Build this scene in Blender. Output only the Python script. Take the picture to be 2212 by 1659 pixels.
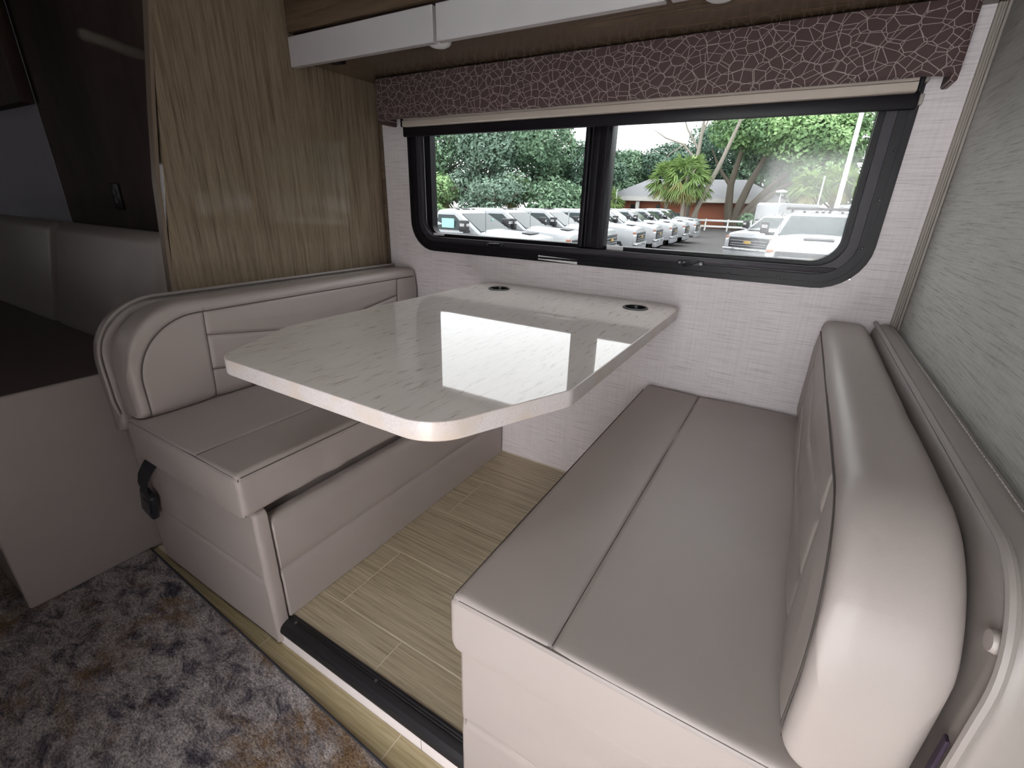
import bpy, bmesh, math, random
from math import sin, cos, pi, sqrt, radians, hypot, atan2
from mathutils import Vector, Matrix, noise as mnoise

for o in list(bpy.data.objects):
    bpy.data.objects.remove(o)
SC = bpy.context.scene
COL = SC.collection
rnd = random.Random(7)

# ------------------------------------------------------------------ camera
CAMP = (1.41486, -1.53273, 1.03399)
YAW, PITCH, ROLL = 0.533109, -0.378467, 0.028812
fw = Vector((-sin(YAW) * cos(PITCH), cos(YAW) * cos(PITCH), sin(PITCH)))
rt = Vector((cos(YAW), sin(YAW), 0.0))
up = rt.cross(fw)
R_ = rt * cos(ROLL) + up * sin(ROLL)
U_ = up * cos(ROLL) - rt * sin(ROLL)
cd = bpy.data.cameras.new('camera')
cd.sensor_width = 36.0
cd.lens = 36.0 * 994.139 / 2212.0
cd.clip_start = 0.02
cd.clip_end = 400
cam = bpy.data.objects.new('camera', cd)
COL.objects.link(cam)
cam.matrix_world = Matrix(((R_.x, U_.x, -fw.x, CAMP[0]), (R_.y, U_.y, -fw.y, CAMP[1]),
                           (R_.z, U_.z, -fw.z, CAMP[2]), (0, 0, 0, 1)))
SC.camera = cam

# ------------------------------------------------------------------ light and exposure
SKY = 12.5           # overcast sky; the dinette window is privacy-tinted
TINT = 0.25          # share of light the tinted panes let through
SC.view_settings.view_transform = 'Standard'
SC.view_settings.look = 'None'
SC.view_settings.exposure = 0.0
SC.view_settings.gamma = 1.0
SC.view_settings.use_curve_mapping = False
W = bpy.data.worlds.new('overcast')
SC.world = W
W.use_nodes = True
bg = W.node_tree.nodes['Background']
bg.inputs['Color'].default_value = (0.97, 0.98, 1.0, 1)
bg.inputs['Strength'].default_value = SKY


def area(name, loc, rot, sx, sy, power=0, portal=False, color=(1, 1, 1)):
    l = bpy.data.lights.new(name, 'AREA')
    l.shape = 'RECTANGLE'
    l.size, l.size_y = sx, sy
    l.energy = power
    l.color = color
    o = bpy.data.objects.new(name, l)
    o.location = loc
    o.rotation_euler = rot
    COL.objects.link(o)
    if portal:
        l.cycles.is_portal = True
    return o


DX0, DX1, DZ0, DZ1 = 1.10, 1.68, 0.22, 1.37     # glass of the entry door behind the camera
DY = -2.40
area('daylight_door_window', ((DX0 + DX1) / 2, DY + 0.03, 1.14), (radians(90), 0, 0), DX1 - DX0 - .02, .44, 2.3, color=(1, .905, .915))
area('daylight_door_screen', ((DX0 + DX1) / 2, DY + 0.03, .56), (radians(90), 0, 0), DX1 - DX0 - .02, .66, 1.2, color=(1, .905, .915))
area('fill_overhead', (.75, -1.65, 1.935), (0, 0, 0), .36, .36, 2.6, color=(1, .98, .97))  # added lamp without a real vent, lifts seat tops, table and rug
area('fill_low', (1.20, -1.96, .13), (radians(90), 0, 0), .46, .34, 4.2, color=(1, .905, .915))  # added low fill behind the camera for the right bench end and rug
area('fill_left', (-2.7, -2.3, 1.25), (radians(84), 0, radians(-58)), .9, .6, 1.8, color=(1, .97, .97))  # invented fill from the left for the dim sofa corner
SC.cycles.max_bounces = 8
SC.cycles.diffuse_bounces = 4
SC.cycles.glossy_bounces = 4
SC.cycles.transmission_bounces = 4
SC.cycles.transparent_max_bounces = 12
SC.cycles.sample_clamp_indirect = 6.0
SC.cycles.caustics_reflective = False
SC.cycles.caustics_refractive = False

# ------------------------------------------------------------------ materials
MATS = {}


def newmat(name):
    m = bpy.data.materials.new(name)
    m.use_nodes = True
    MATS[name] = m
    nt = m.node_tree
    b = nt.nodes['Principled BSDF']
    return m, nt, b


def N(nt, typ, **kw):
    n = nt.nodes.new(typ)
    for k, v in kw.items():
        setattr(n, k, v)
    return n


def coords(nt, scale=(1, 1, 1), rot=(0, 0, 0), src='Object', rnd_off=False):
    tc = N(nt, 'ShaderNodeTexCoord')
    mp = N(nt, 'ShaderNodeMapping')
    mp.inputs['Scale'].default_value = scale
    mp.inputs['Rotation'].default_value = rot
    nt.links.new(tc.outputs[src], mp.inputs['Vector'])
    if rnd_off:
        oi = N(nt, 'ShaderNodeObjectInfo')
        mu = N(nt, 'ShaderNodeMath', operation='MULTIPLY')
        mu.inputs[1].default_value = 37.0
        nt.links.new(oi.outputs['Random'], mu.inputs[0])
        nt.links.new(mu.outputs[0], mp.inputs['Location'])
    return mp.outputs['Vector']


def noise(nt, vec, scale=5, detail=4, rough=.55, dist=0.0):
    n = N(nt, 'ShaderNodeTexNoise')
    n.inputs['Scale'].default_value = scale
    n.inputs['Detail'].default_value = detail
    n.inputs['Roughness'].default_value = rough
    n.inputs['Distortion'].default_value = dist
    if vec is not None:
        nt.links.new(vec, n.inputs['Vector'])
    return n.outputs['Fac']


def ramp(nt, fac, stops):
    r = N(nt, 'ShaderNodeValToRGB')
    e = r.color_ramp.elements
    while len(e) < len(stops):
        e.new(0.5)
    for i, (p, c) in enumerate(stops):
        e[i].position = p
        e[i].color = (*c, 1) if len(c) == 3 else c
    nt.links.new(fac, r.inputs['Fac'])
    return r.outputs['Color']


def mix(nt, fac, a, b, blend='MIX'):
    m = N(nt, 'ShaderNodeMix', data_type='RGBA', blend_type=blend)
    for idx, v in ((0, fac), (6, a), (7, b)):
        if isinstance(v, (int, float)):
            m.inputs[idx].default_value = v
        elif isinstance(v, tuple):
            m.inputs[idx].default_value = (*v, 1)
        else:
            nt.links.new(v, m.inputs[idx])
    return m.outputs[2]


def bump(nt, b, h, strength=.2, dist=.002):
    n = N(nt, 'ShaderNodeBump')
    n.inputs['Strength'].default_value = strength
    n.inputs['Distance'].default_value = dist
    nt.links.new(h, n.inputs['Height'])
    nt.links.new(n.outputs['Normal'], b.inputs['Normal'])


def plain(name, col, rough=.5, metal=0.0, spec=.5, coat=0.0):
    m, nt, b = newmat(name)
    b.inputs['Base Color'].default_value = (*col, 1)
    b.inputs['Roughness'].default_value = rough
    b.inputs['Metallic'].default_value = metal
    b.inputs['Specular IOR Level'].default_value = spec
    if coat:
        b.inputs['Coat Weight'].default_value = coat
        b.inputs['Coat Roughness'].default_value = .05
    # faint unevenness so no surface is one flat tone
    v = coords(nt)
    c = mix(nt, noise(nt, v, 9, 3), tuple(x * .93 for x in col), tuple(min(1, x * 1.06) for x in col))
    nt.links.new(c, b.inputs['Base Color'])
    return m


def vinyl(name, col, rough=.42):
    m, nt, b = newmat(name)
    v = coords(nt)
    f = noise(nt, v, 3.0, 3)
    c = mix(nt, f, tuple(x * .92 for x in col), tuple(x * 1.07 for x in col))
    nt.links.new(c, b.inputs['Base Color'])
    b.inputs['Roughness'].default_value = rough
    b.inputs['Specular IOR Level'].default_value = .45
    vo = N(nt, 'ShaderNodeTexVoronoi')
    vo.inputs['Scale'].default_value = 900
    nt.links.new(v, vo.inputs['Vector'])
    w = noise(nt, v, 14, 3)
    h = N(nt, 'ShaderNodeMath', operation='MULTIPLY_ADD')
    h.inputs[1].default_value = .05
    nt.links.new(vo.outputs['Distance'], h.inputs[0])
    nt.links.new(w, h.inputs[2])
    bump(nt, b, h.outputs[0], .25, .004)
    return m


def wallpaper(name, axis, light, dark):
    m, nt, b = newmat(name)
    sc = (9, 9, 300) if axis == 'x' else (11, 11, 400)
    v = coords(nt, sc)
    f1 = noise(nt, v, 1.0, 5, .65)
    c1 = ramp(nt, f1, [(.30, dark), (.45, tuple((a * .22 + c * .78) for a, c in zip(dark, light))), (.60, light)])
    v2 = coords(nt, (150, 150, 4))
    f2 = noise(nt, v2, 1.0, 3, .5)
    c2 = ramp(nt, f2, [(.35, (.955, .955, .955)), (.6, (1.02, 1.02, 1.02))])
    c = mix(nt, 1.0, c1, c2, 'MULTIPLY')
    v3 = coords(nt, (3, 3, 3))
    c = mix(nt, 1.0, c, ramp(nt, noise(nt, v3, 1, 2), [(.3, (.94, .94, .94)), (.7, (1.04, 1.03, 1.04))]), 'MULTIPLY')
    nt.links.new(c, b.inputs['Base Color'])
    b.inputs['Roughness'].default_value = .6
    bump(nt, b, f1, .25, .0015)
    return m


def wood(name, sc, cols, rough=.12, coat=0.0, rnd_off=False, bmp=.05, spec=.5, dist=.25):
    m, nt, b = newmat(name)
    v = coords(nt, sc, rnd_off=rnd_off)
    f = noise(nt, v, 1.0, 6, .62, dist)
    c = ramp(nt, f, [(.28, cols[0]), (.5, cols[1]), (.72, cols[2])])
    v2 = coords(nt, tuple(x * 5 for x in sc), rnd_off=rnd_off)
    f2 = noise(nt, v2, 1.0, 3, .6)
    c = mix(nt, 1.0, c, ramp(nt, f2, [(.3, (.78, .76, .74)), (.6, (1.05, 1.05, 1.05))]), 'MULTIPLY')
    nt.links.new(c, b.inputs['Base Color'])
    b.inputs['Roughness'].default_value = rough
    b.inputs['Specular IOR Level'].default_value = spec
    if coat:
        b.inputs['Coat Weight'].default_value = coat
        b.inputs['Coat Roughness'].default_value = .02
    bump(nt, b, f2, bmp, .001)
    return m


def glassmat(name, tint, refl=.05, col=(.97, .98, .975), rough=0.0):
    m = bpy.data.materials.new(name)
    m.use_nodes = True
    MATS[name] = m
    nt = m.node_tree
    nt.nodes.clear()
    out = N(nt, 'ShaderNodeOutputMaterial')
    tr = N(nt, 'ShaderNodeBsdfTransparent')
    s = sqrt(tint)
    tr.inputs['Color'].default_value = (col[0] * s, col[1] * s, col[2] * s, 1)
    gl = N(nt, 'ShaderNodeBsdfGlossy')
    gl.inputs['Roughness'].default_value = rough
    lw = N(nt, 'ShaderNodeLayerWeight')
    lw.inputs['Blend'].default_value = .5
    p = N(nt, 'ShaderNodeMath', operation='POWER')
    p.inputs[1].default_value = 5
    nt.links.new(lw.outputs['Facing'], p.inputs[0])
    a = N(nt, 'ShaderNodeMath', operation='MULTIPLY_ADD')
    a.inputs[1].default_value = .5
    a.inputs[2].default_value = refl
    nt.links.new(p.outputs[0], a.inputs[0])
    mx = N(nt, 'ShaderNodeMixShader')
    nt.links.new(a.outputs[0], mx.inputs[0])
    nt.links.new(tr.outputs[0], mx.inputs[1])
    nt.links.new(gl.outputs[0], mx.inputs[2])
    nt.links.new(mx.outputs[0], out.inputs['Surface'])
    return m


vinyl('vinyl_taupe', (.40, .352, .328))
vinyl('vinyl_shell', (.30, .268, .25))
vinyl('vinyl_sofa', (.36, .325, .30))
vinyl('vinyl_brown', (.10, .075, .072), .5)
plain('seam_thread', (.10, .085, .078), .8)
wallpaper('wallpaper_window', 'x', (.80, .745, .755), (.50, .45, .44))
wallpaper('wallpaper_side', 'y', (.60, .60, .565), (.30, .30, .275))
wood('wood_panel', (95, 95, 3.6), [(.13, .095, .062), (.235, .185, .128), (.29, .235, .168)], .06, 0.0, spec=.22, bmp=.004, dist=0.0)
wood('wood_cabinet', (.9, 14, 14), [(.075, .05, .033), (.115, .08, .052), (.16, .115, .075)], .25, .1)
wood('wood_dark', (3, 9, 1.2), [(.040, .027, .025), (.066, .045, .040), (.095, .066, .056)], .65, spec=.2)
wood('plank_slide', (3.2, 150, 150), [(.29, .24, .15), (.50, .425, .30), (.64, .56, .41)], .3, .0, True, .08)
wood('plank_main', (3.2, 150, 150), [(.30, .24, .12), (.42, .35, .20), (.52, .45, .29)], .3, .0, True, .08)
plain('groove', (.72, .66, .52), .6)
plain('lacquer_white', (.50, .48, .485), .18, coat=.4)
plain('reveal_dark', (.03, .015, .015), .6)
plain('edge_band', (.19, .145, .105), .4)
plain('trim_beige', (.36, .325, .29), .5)
plain('frame_black', (.008, .007, .010), .42, spec=.25)
plain('frame_black_satin', (.042, .038, .047), .45, spec=.3)
plain('rubber_black', (.015, .014, .016), .45)
plain('screw_steel', (.25, .25, .26), .3, .9)
plain('shade_cream', (.50, .43, .37), .45)
plain('lens_white', (.72, .73, .72), .35)
plain('sticker_white', (.75, .74, .75), .5)
plain('sticker_ink', (.12, .11, .12), .6)
plain('belt_web', (.012, .013, .017), .75)
plain('buckle', (.02, .022, .026), .35)
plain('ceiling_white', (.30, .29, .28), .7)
plain('riser_white', (.80, .74, .74), .5)
plain('strip_purple', (.035, .02, .04), .9)
plain('cup_black', (.01, .01, .011), .35)
plain('rug_binding', (.05, .05, .055), .9)
plain('beige_bar', (.075, .064, .05), .6)
plain('cab_grey', (.42, .42, .47), .7)
glassmat('glass_tinted', TINT, .034, rough=.11)
glassmat('glass_clear', .95, .05)

# laminate of the table top: pale travertine with short brown dashes along the depth
m, nt, b = newmat('table_laminate')
v = coords(nt, (100, 15, 100))
f = noise(nt, v, 1, 5, .7, .3)
c = ramp(nt, f, [(.27, (.34, .25, .19)), (.36, (.60, .545, .50)), (.43, (.79, .74, .70)), (.75, (.84, .79, .76))])
v2 = coords(nt, (5, 1.2, 5))
c = mix(nt, 1.0, c, ramp(nt, noise(nt, v2, 1, 3), [(.3, (.90, .89, .88)), (.7, (1.05, 1.04, 1.03))]), 'MULTIPLY')
nt.links.new(c, b.inputs['Base Color'])
b.inputs['Roughness'].default_value = .03
b.inputs['IOR'].default_value = 1.8
m, nt, b = newmat('table_edge')
v = coords(nt, (1, 1, 1))
f = noise(nt, v, 260, 5, .7)
c = ramp(nt, f, [(.28, (.40, .31, .26)), (.40, (.64, .585, .57)), (.7, (.72, .67, .66))])
c = mix(nt, ramp(nt, noise(nt, v, 13, 2), [(.45, (0, 0, 0)), (.7, (1, 1, 1))]), c, (.64, .54, .46), 'MIX')
nt.links.new(c, b.inputs['Base Color'])
b.inputs['Roughness'].default_value = .3

# crackle print of the valance
m, nt, b = newmat('valance_print')
lines = None
for k, (s, off) in enumerate(((36, 0.0), (25, 3.7))):
    tc = N(nt, 'ShaderNodeTexCoord')
    sp = N(nt, 'ShaderNodeSeparateXYZ')
    cb = N(nt, 'ShaderNodeCombineXYZ')
    nt.links.new(tc.outputs['Object'], sp.inputs[0])
    nt.links.new(sp.outputs['X'], cb.inputs['X'])
    nt.links.new(sp.outputs['Z'], cb.inputs['Y'])
    mp = N(nt, 'ShaderNodeMapping')
    mp.inputs['Location'].default_value = (off, off * .7, 0)
    mp.inputs['Rotation'].default_value = (0, 0, .9 * k)
    mp.inputs['Scale'].default_value = (1.0, 1.5 if k else 1.15, 1)
    nt.links.new(cb.outputs[0], mp.inputs['Vector'])
    vo = N(nt, 'ShaderNodeTexVoronoi', feature='DISTANCE_TO_EDGE', voronoi_dimensions='2D')
    vo.inputs['Scale'].default_value = s
    nt.links.new(mp.outputs['Vector'], vo.inputs['Vector'])
    lt = N(nt, 'ShaderNodeMath', operation='LESS_THAN')
    lt.inputs[1].default_value = .00075 * s
    nt.links.new(vo.outputs['Distance'], lt.inputs[0])
    if lines is None:
        lines = lt.outputs[0]
    else:
        mxx = N(nt, 'ShaderNodeMath', operation='MAXIMUM')
        nt.links.new(lines, mxx.inputs[0])
        nt.links.new(lt.outputs[0], mxx.inputs[1])
        lines = mxx.outputs[0]
c = mix(nt, lines, (.072, .042, .041), (.34, .285, .26))
nt.links.new(c, b.inputs['Base Color'])
b.inputs['Roughness'].default_value = .8
bump(nt, b, noise(nt, coords(nt), 700, 2), .2, .001)

# rug
m, nt, b = newmat('rug_pile')
v = coords(nt, (1, 1.5, 1), (0, 0, .35))
f0 = noise(nt, v, 3.2, 6, .72, .5)
f1 = noise(nt, coords(nt, (1.4, 2.4, 1), (0, 0, .4)), 9, 7, .78, .5)
f2 = noise(nt, coords(nt, (1.6, 3.0, 1), (0, 0, .45)), 85, 4, .8)
c = ramp(nt, f1, [(.32, (.055, .05, .07)), (.41, (.20, .185, .215)), (.48, (.44, .40, .405)), (.57, (.70, .65, .645)), (.78, (.80, .75, .73))])
c = mix(nt, ramp(nt, f0, [(.50, (0, 0, 0)), (.61, (.85, .85, .85))]), c, (.36, .225, .11))
c = mix(nt, ramp(nt, noise(nt, v, 2.0, 5, .7), [(.55, (0, 0, 0)), (.66, (.7, .7, .7))]), c, (.16, .155, .2))
c = mix(nt, 1.0, c, ramp(nt, f2, [(.32, (.28, .27, .28)), (.5, (.9, .9, .9)), (.68, (1.6, 1.57, 1.52))]), 'MULTIPLY')
nt.links.new(c, b.inputs['Base Color'])
b.inputs['Roughness'].default_value = .95
b.inputs['Specular IOR Level'].default_value = .1
bump(nt, b, f2, 1.0, .012)

# outdoors
plain('asphalt', (.085, .08, .08), .9)
plain('paint_white', (.35, .365, .38), .3, coat=.15)
plain('truck_glass', (.04, .055, .058), .12, spec=.18)
plain('truck_black', (.022, .022, .025), .4)
plain('truck_chrome', (.7, .72, .74), .2, .8)
plain('truck_bumper_grey', (.30, .31, .33), .45)
plain('amber', (.42, .19, .12), .3)
plain('lamp_white', (.85, .87, .88), .25)
plain('gold', (.62, .42, .13), .3, .3)
plain('tire', (.025, .025, .026), .8)
plain('rim', (.62, .63, .65), .3, .6)
plain('sticker_turquoise', (.35, .75, .70), .6)
plain('sticker_green', (.25, .70, .30), .6)
plain('bark_grey', (.32, .29, .25), .9)
plain('bark_dark', (.13, .11, .085), .9)
plain('brick_red', (.42, .16, .10), .85)
plain('fascia_white', (.74, .73, .70), .6)
plain('roof_grey', (.26, .265, .28), .85)
plain('fence_white', (.80, .82, .80), .5)
plain('pole_grey', (.66, .68, .69), .4)
plain('hedge_dark', (.05, .08, .035), .9)


def leafmat(name, a, bcol):
    m, nt, b = newmat(name)
    at = N(nt, 'ShaderNodeAttribute')
    at.attribute_name = 'tone'
    c = mix(nt, at.outputs['Fac'], a, bcol)
    nt.links.new(c, b.inputs['Base Color'])
    b.inputs['Roughness'].default_value = .6
    b.inputs['Specular IOR Level'].default_value = .25
    return m


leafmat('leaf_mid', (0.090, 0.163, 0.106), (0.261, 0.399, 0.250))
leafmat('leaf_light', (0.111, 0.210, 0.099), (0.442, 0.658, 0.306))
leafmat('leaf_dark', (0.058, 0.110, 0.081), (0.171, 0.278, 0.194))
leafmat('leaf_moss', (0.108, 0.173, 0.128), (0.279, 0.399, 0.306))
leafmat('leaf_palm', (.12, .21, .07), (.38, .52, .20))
leafmat('leaf_palm_dry', (.24, .25, .10), (.50, .48, .22))


# ------------------------------------------------------------------ mesh helpers
class MB:
    """collects geometry, then links it as ONE mesh object"""

    def __init__(s):
        s.v, s.f, s.sm, s.mi = [], [], [], []

    def add(s, vs, fs, smooth=False, mi=0):
        o = len(s.v)
        s.v += [tuple(p) for p in vs]
        for f in fs:
            s.f.append(tuple(i + o for i in f))
            s.sm.append(smooth)
            s.mi.append(mi)

    def box(s, x0, x1, y0, y1, z0, z1, bev=0.0, seg=2, mi=0, rot=None, piv=None):
        if bev <= 0:
            vs = [(x, y, z) for z in (z0, z1) for y in (y0, y1) for x in (x0, x1)]
            fs = [(0, 2, 3, 1), (4, 5, 7, 6), (0, 1, 5, 4), (2, 6, 7, 3), (0, 4, 6, 2), (1, 3, 7, 5)]
            sm = False
        else:
            bm = bmesh.new()
            bmesh.ops.create_cube(bm, size=1)
            for w in bm.verts:
                w.co = Vector(((x0 + x1) / 2 + w.co.x * (x1 - x0), (y0 + y1) / 2 + w.co.y * (y1 - y0), (z0 + z1) / 2 + w.co.z * (z1 - z0)))
            bmesh.ops.bevel(bm, geom=list(bm.edges), offset=bev, segments=seg, profile=.5, affect='EDGES')
            bm.verts.index_update()
            vs = [w.co[:] for w in bm.verts]
            fs = [tuple(w.index for w in f.verts) for f in bm.faces]
            bm.free()
            sm = seg > 1
        if rot is not None:
            p = Vector(piv or ((x0 + x1) / 2, (y0 + y1) / 2, (z0 + z1) / 2))
            vs = [tuple(rot @ (Vector(q) - p) + p) for q in vs]
        s.add(vs, fs, sm, mi)

    def tube(s, pts, r, n=8, caps=True, mi=0):
        pts = [Vector(p) for p in pts]
        rs = r if isinstance(r, (list, tuple)) else [r] * len(pts)
        loops = []
        ref = None
        for i, p in enumerate(pts):
            d = (pts[min(i + 1, len(pts) - 1)] - pts[max(i - 1, 0)]).normalized()
            if ref is None:
                ref = Vector((0, 0, 1)) if abs(d.z) < .9 else Vector((1, 0, 0))
            a = d.cross(ref).normalized()
            ref = a.cross(d).normalized()
            loops.append([p + (a * cos(2 * pi * k / n) + ref * sin(2 * pi * k / n)) * rs[i] for k in range(n)])
        s.loft(loops, caps=caps, mi=mi)

    def loft(s, loops, caps=True, smooth=True, mi=0, closed=True):
        n = len(loops[0])
        vs = [p for l in loops for p in l]
        fs = []
        for i in range(len(loops) - 1):
            for k in range(n if closed else n - 1):
                k2 = (k + 1) % n
                fs.append((i * n + k, i * n + k2, (i + 1) * n + k2, (i + 1) * n + k))
        if caps:
            fs.append(tuple(reversed(range(n))))
            fs.append(tuple((len(loops) - 1) * n + k for k in range(n)))
        s.add(vs, fs, smooth, mi)

    def prism(s, outline, axis, a, b, mi=0, smooth=False):
        """outline: 2D points; extruded along axis from a to b"""
        def P(u, v, w):
            return {'x': (w, u, v), 'y': (u, w, v), 'z': (u, v, w)}[axis]
        n = len(outline)
        vs = [P(u, v, a) for u, v in outline] + [P(u, v, b) for u, v in outline]
        fs = [tuple(range(n)), tuple(reversed(range(n, 2 * n)))]
        for k in range(n):
            k2 = (k + 1) % n
            fs.append((k, k + n, k2 + n, k2))
        s.add(vs, fs, smooth, mi)

    def ring(s, outer, inner, axis, a, b, mi=0):
        """frame between two equal-length 2D loops, extruded along axis"""
        def P(u, v, w):
            return {'x': (w, u, v), 'y': (u, w, v), 'z': (u, v, w)}[axis]
        n = len(outer)
        vs = [P(*q, a) for q in outer] + [P(*q, a) for q in inner] + [P(*q, b) for q in outer] + [P(*q, b) for q in inner]
        fs = []
        for k in range(n):
            j = (k + 1) % n
            fs += [(k, j, n + j, n + k), (2 * n + k, 3 * n + k, 3 * n + j, 2 * n + j),
                   (k, 2 * n + k, 2 * n + j, j), (n + k, n + j, 3 * n + j, 3 * n + k)]
        s.add(vs, fs, False, mi)

    def lathe(s, prof, c, n=20, axis='z', mi=0):
        loops = []
        for r, h in prof:
            l = []
            for k in range(n):
                a = 2 * pi * k / n
                q = {'z': (r * cos(a), r * sin(a), h), 'y': (r * cos(a), h, r * sin(a)), 'x': (h, r * cos(a), r * sin(a))}[axis]
                l.append((c[0] + q[0], c[1] + q[1], c[2] + q[2]))
            loops.append(l)
        s.loft(loops, caps=True, mi=mi)

    def build(s, name, mat, parent=None, fixn=True):
        me = bpy.data.meshes.new(name)
        me.from_pydata(s.v, [], s.f)
        me.polygons.foreach_set('use_smooth', s.sm)
        mats = mat if isinstance(mat, (list, tuple)) else [mat]
        for q in mats:
            me.materials.append(MATS[q])
        if len(mats) > 1:
            me.polygons.foreach_set('material_index', s.mi)
        me.update()
        if fixn:
            bm = bmesh.new()
            bm.from_mesh(me)
            bmesh.ops.recalc_face_normals(bm, faces=bm.faces)
            bm.to_mesh(me)
            bm.free()
        if any(s.sm):
            try:
                me.set_sharp_from_angle(angle=radians(38))
            except Exception:
                pass
        o = bpy.data.objects.new(name, me)
        COL.objects.link(o)
        if parent is not None:
            o.parent = parent
        return o


def empty(name, loc=(0, 0, 0), rz=0.0):
    o = bpy.data.objects.new(name, None)
    o.empty_display_size = .1
    o.location = loc
    o.rotation_euler = (0, 0, rz)
    COL.objects.link(o)
    return o


def tag(o, label=None, cat=None, group=None, kind=None):
    if label: o['label'] = label
    if cat: o['category'] = cat
    if group: o['group'] = group
    if kind: o['kind'] = kind
    return o


def struct(o):
    o['kind'] = 'structure'
    return o


def copy_tree(o, parent=None):
    c = o.copy()
    COL.objects.link(c)
    if parent is not None:
        c.parent = parent
    for ch in list(o.children):
        copy_tree(ch, c)
    return c


def rrect(x0, x1, z0, z1, r, n=6):
    """2D rounded rectangle; r may be one radius or four (bl, br, tr, tl)"""
    rr = r if isinstance(r, (list, tuple)) else [r] * 4
    pts = []
    for (cx, cz, a0), q in zip(((x0, z0, pi), (x1, z0, 1.5 * pi), (x1, z1, 0), (x0, z1, .5 * pi)), rr):
        q = max(q, 1e-5)
        ox = cx + q if cx == x0 else cx - q
        oz = cz + q if cz == z0 else cz - q
        for k in range(n + 1):
            a = a0 + .5 * pi * k / n
            pts.append((ox + q * cos(a), oz + q * sin(a)))
    return pts


def seg_dist(p, a, b):
    ax, ay = a
    bx, by = b
    dx, dy = bx - ax, by - ay
    L = dx * dx + dy * dy
    t = 0 if L == 0 else max(0, min(1, ((p[0] - ax) * dx + (p[1] - ay) * dy) / L))
    return hypot(p[0] - ax - t * dx, p[1] - ay - t * dy)


# ------------------------------------------------------------------ the shell of the room
ZM = -.07            # floor of the main room, one step below the slide-out floor
XP, XW = -.142, 1.68
MIR = XP + XW        # x -> MIR - x mirrors the dinette

mb = MB()            # window wall around its opening
wx0, wx1, wz0, wz1 = .035, 1.548, .862, 1.27
mb.box(-.20, wx0, 0, .045, -.1, 1.95)
mb.box(wx1, 1.74, 0, .045, -.1, 1.95)
mb.box(wx0, wx1, 0, .045, -.1, wz0)
mb.box(wx0, wx1, 0, .045, wz1, 1.95)
struct(mb.build('wall_back', 'wallpaper_window'))

mb = MB()            # glossy wood partition on the left; its free edge leans a little
mb.prism([(-.86, -.07), (-.875, .77), (-.775, 1.49), (-.70, 1.95), (-.002, 1.95), (-.002, -.07)], 'x', XP - .022, XP)
wl = struct(mb.build('wall_left', 'wood_panel'))
mb = MB()
path = [(-.865, -.07), (-.885, .70), (-.878, .79), (-.852, 1.06), (-.822, 1.24), (-.775, 1.49), (-.70, 1.95)]
mb.loft([[(XP - .024, y - .003, z), (XP + .003, y - .003, z), (XP + .003, y + .006, z), (XP - .024, y + .006, z)] for y, z in path], smooth=False)
struct(mb.build('trim_1', 'edge_band'))
mb = MB()
mb.box(XP + .0005, XP + .012, -.016, -.001, .0, 1.44, .003)
struct(mb.build('trim_2', 'wood_cabinet'))

mb = MB()
mb.box(XW, XW + .05, -1.16, -.001, -.1, 1.95)
struct(mb.build('wall_right', 'wallpaper_side'))
mb = MB()            # corner moulding with two ridges
mb.box(XW - .020, XW - .0005, -.006, -.0005, -.0, 1.95, .002)
for cx in (XW - .016, XW - .006):
    mb.tube([(cx, -.007, 0), (cx, -.007, 1.95)], .0035, 8)
mb.box(XW - .006, XW - .0004, -.022, -.006, 0, 1.95, .002)
struct(mb.build('trim_3', 'trim_beige'))

mb = MB()
mb.box(-.2, 1.75, -1.06, .05, 1.95, 2.0)
mb.box(-3.2, 2.65, -2.5, -1.06, 1.95, 2.0)
mb.box(-3.2, -.2, -1.06, -.6, 1.95, 2.0)
struct(mb.build('ceiling', 'ceiling_white'))

# slide-out floor: sub-floor with separate planks
fl = struct(empty('floor'))
mb = MB()
mb.box(-.14, XW, -1.04, -.0, -.06, -.0011)
struct(mb.build('sub_floor', 'groove', fl))
rows = [(-.254, -.012, (.08, 1.00)), (-.485, -.256, (.546, 1.02)), (-.716, -.487, (.10, 1.00)), (-.947, -.718, (.546, 1.02)), (-1.0405, -.949, (.30, .77))]
g = .0011
for y0, y1, js in rows:
    xs = [-.1] + list(js) + [1.64]
    for a, b_ in zip(xs, xs[1:]):
        mb = MB()
        mb.box(a + g, b_ - g, y0 + g * .7, y1 - g * .7, -.006, 0, .0007, 1)
        mb.build('plank', 'plank_slide', fl)
# main floor
fm = struct(empty('floor.001'))
mb = MB()
mb.box(-3.2, 2.65, -2.5, -.6, ZM - .05, ZM - .0011)
struct(mb.build('sub_floor', 'groove', fm))
for y0, y1, js in [(-1.232, -1.079, (-.50, -.04, .42, .888, 1.35, 1.81, 2.27)), (-1.386, -1.234, (-.27, .19, .65, 1.11, 1.58, 2.04)),
                   (-1.54, -1.388, (.42, .888, 1.35, 1.81))]:
    xs = [js[0] - .46] + list(js) + [js[-1] + .38]
    for a, b_ in zip(xs, xs[1:]):
        mb = MB()
        mb.box(a + g, b_ - g, y0 + g, y1 - g, ZM - .006, ZM, .0007, 1)
        mb.build('plank', 'plank_main', fm)

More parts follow.
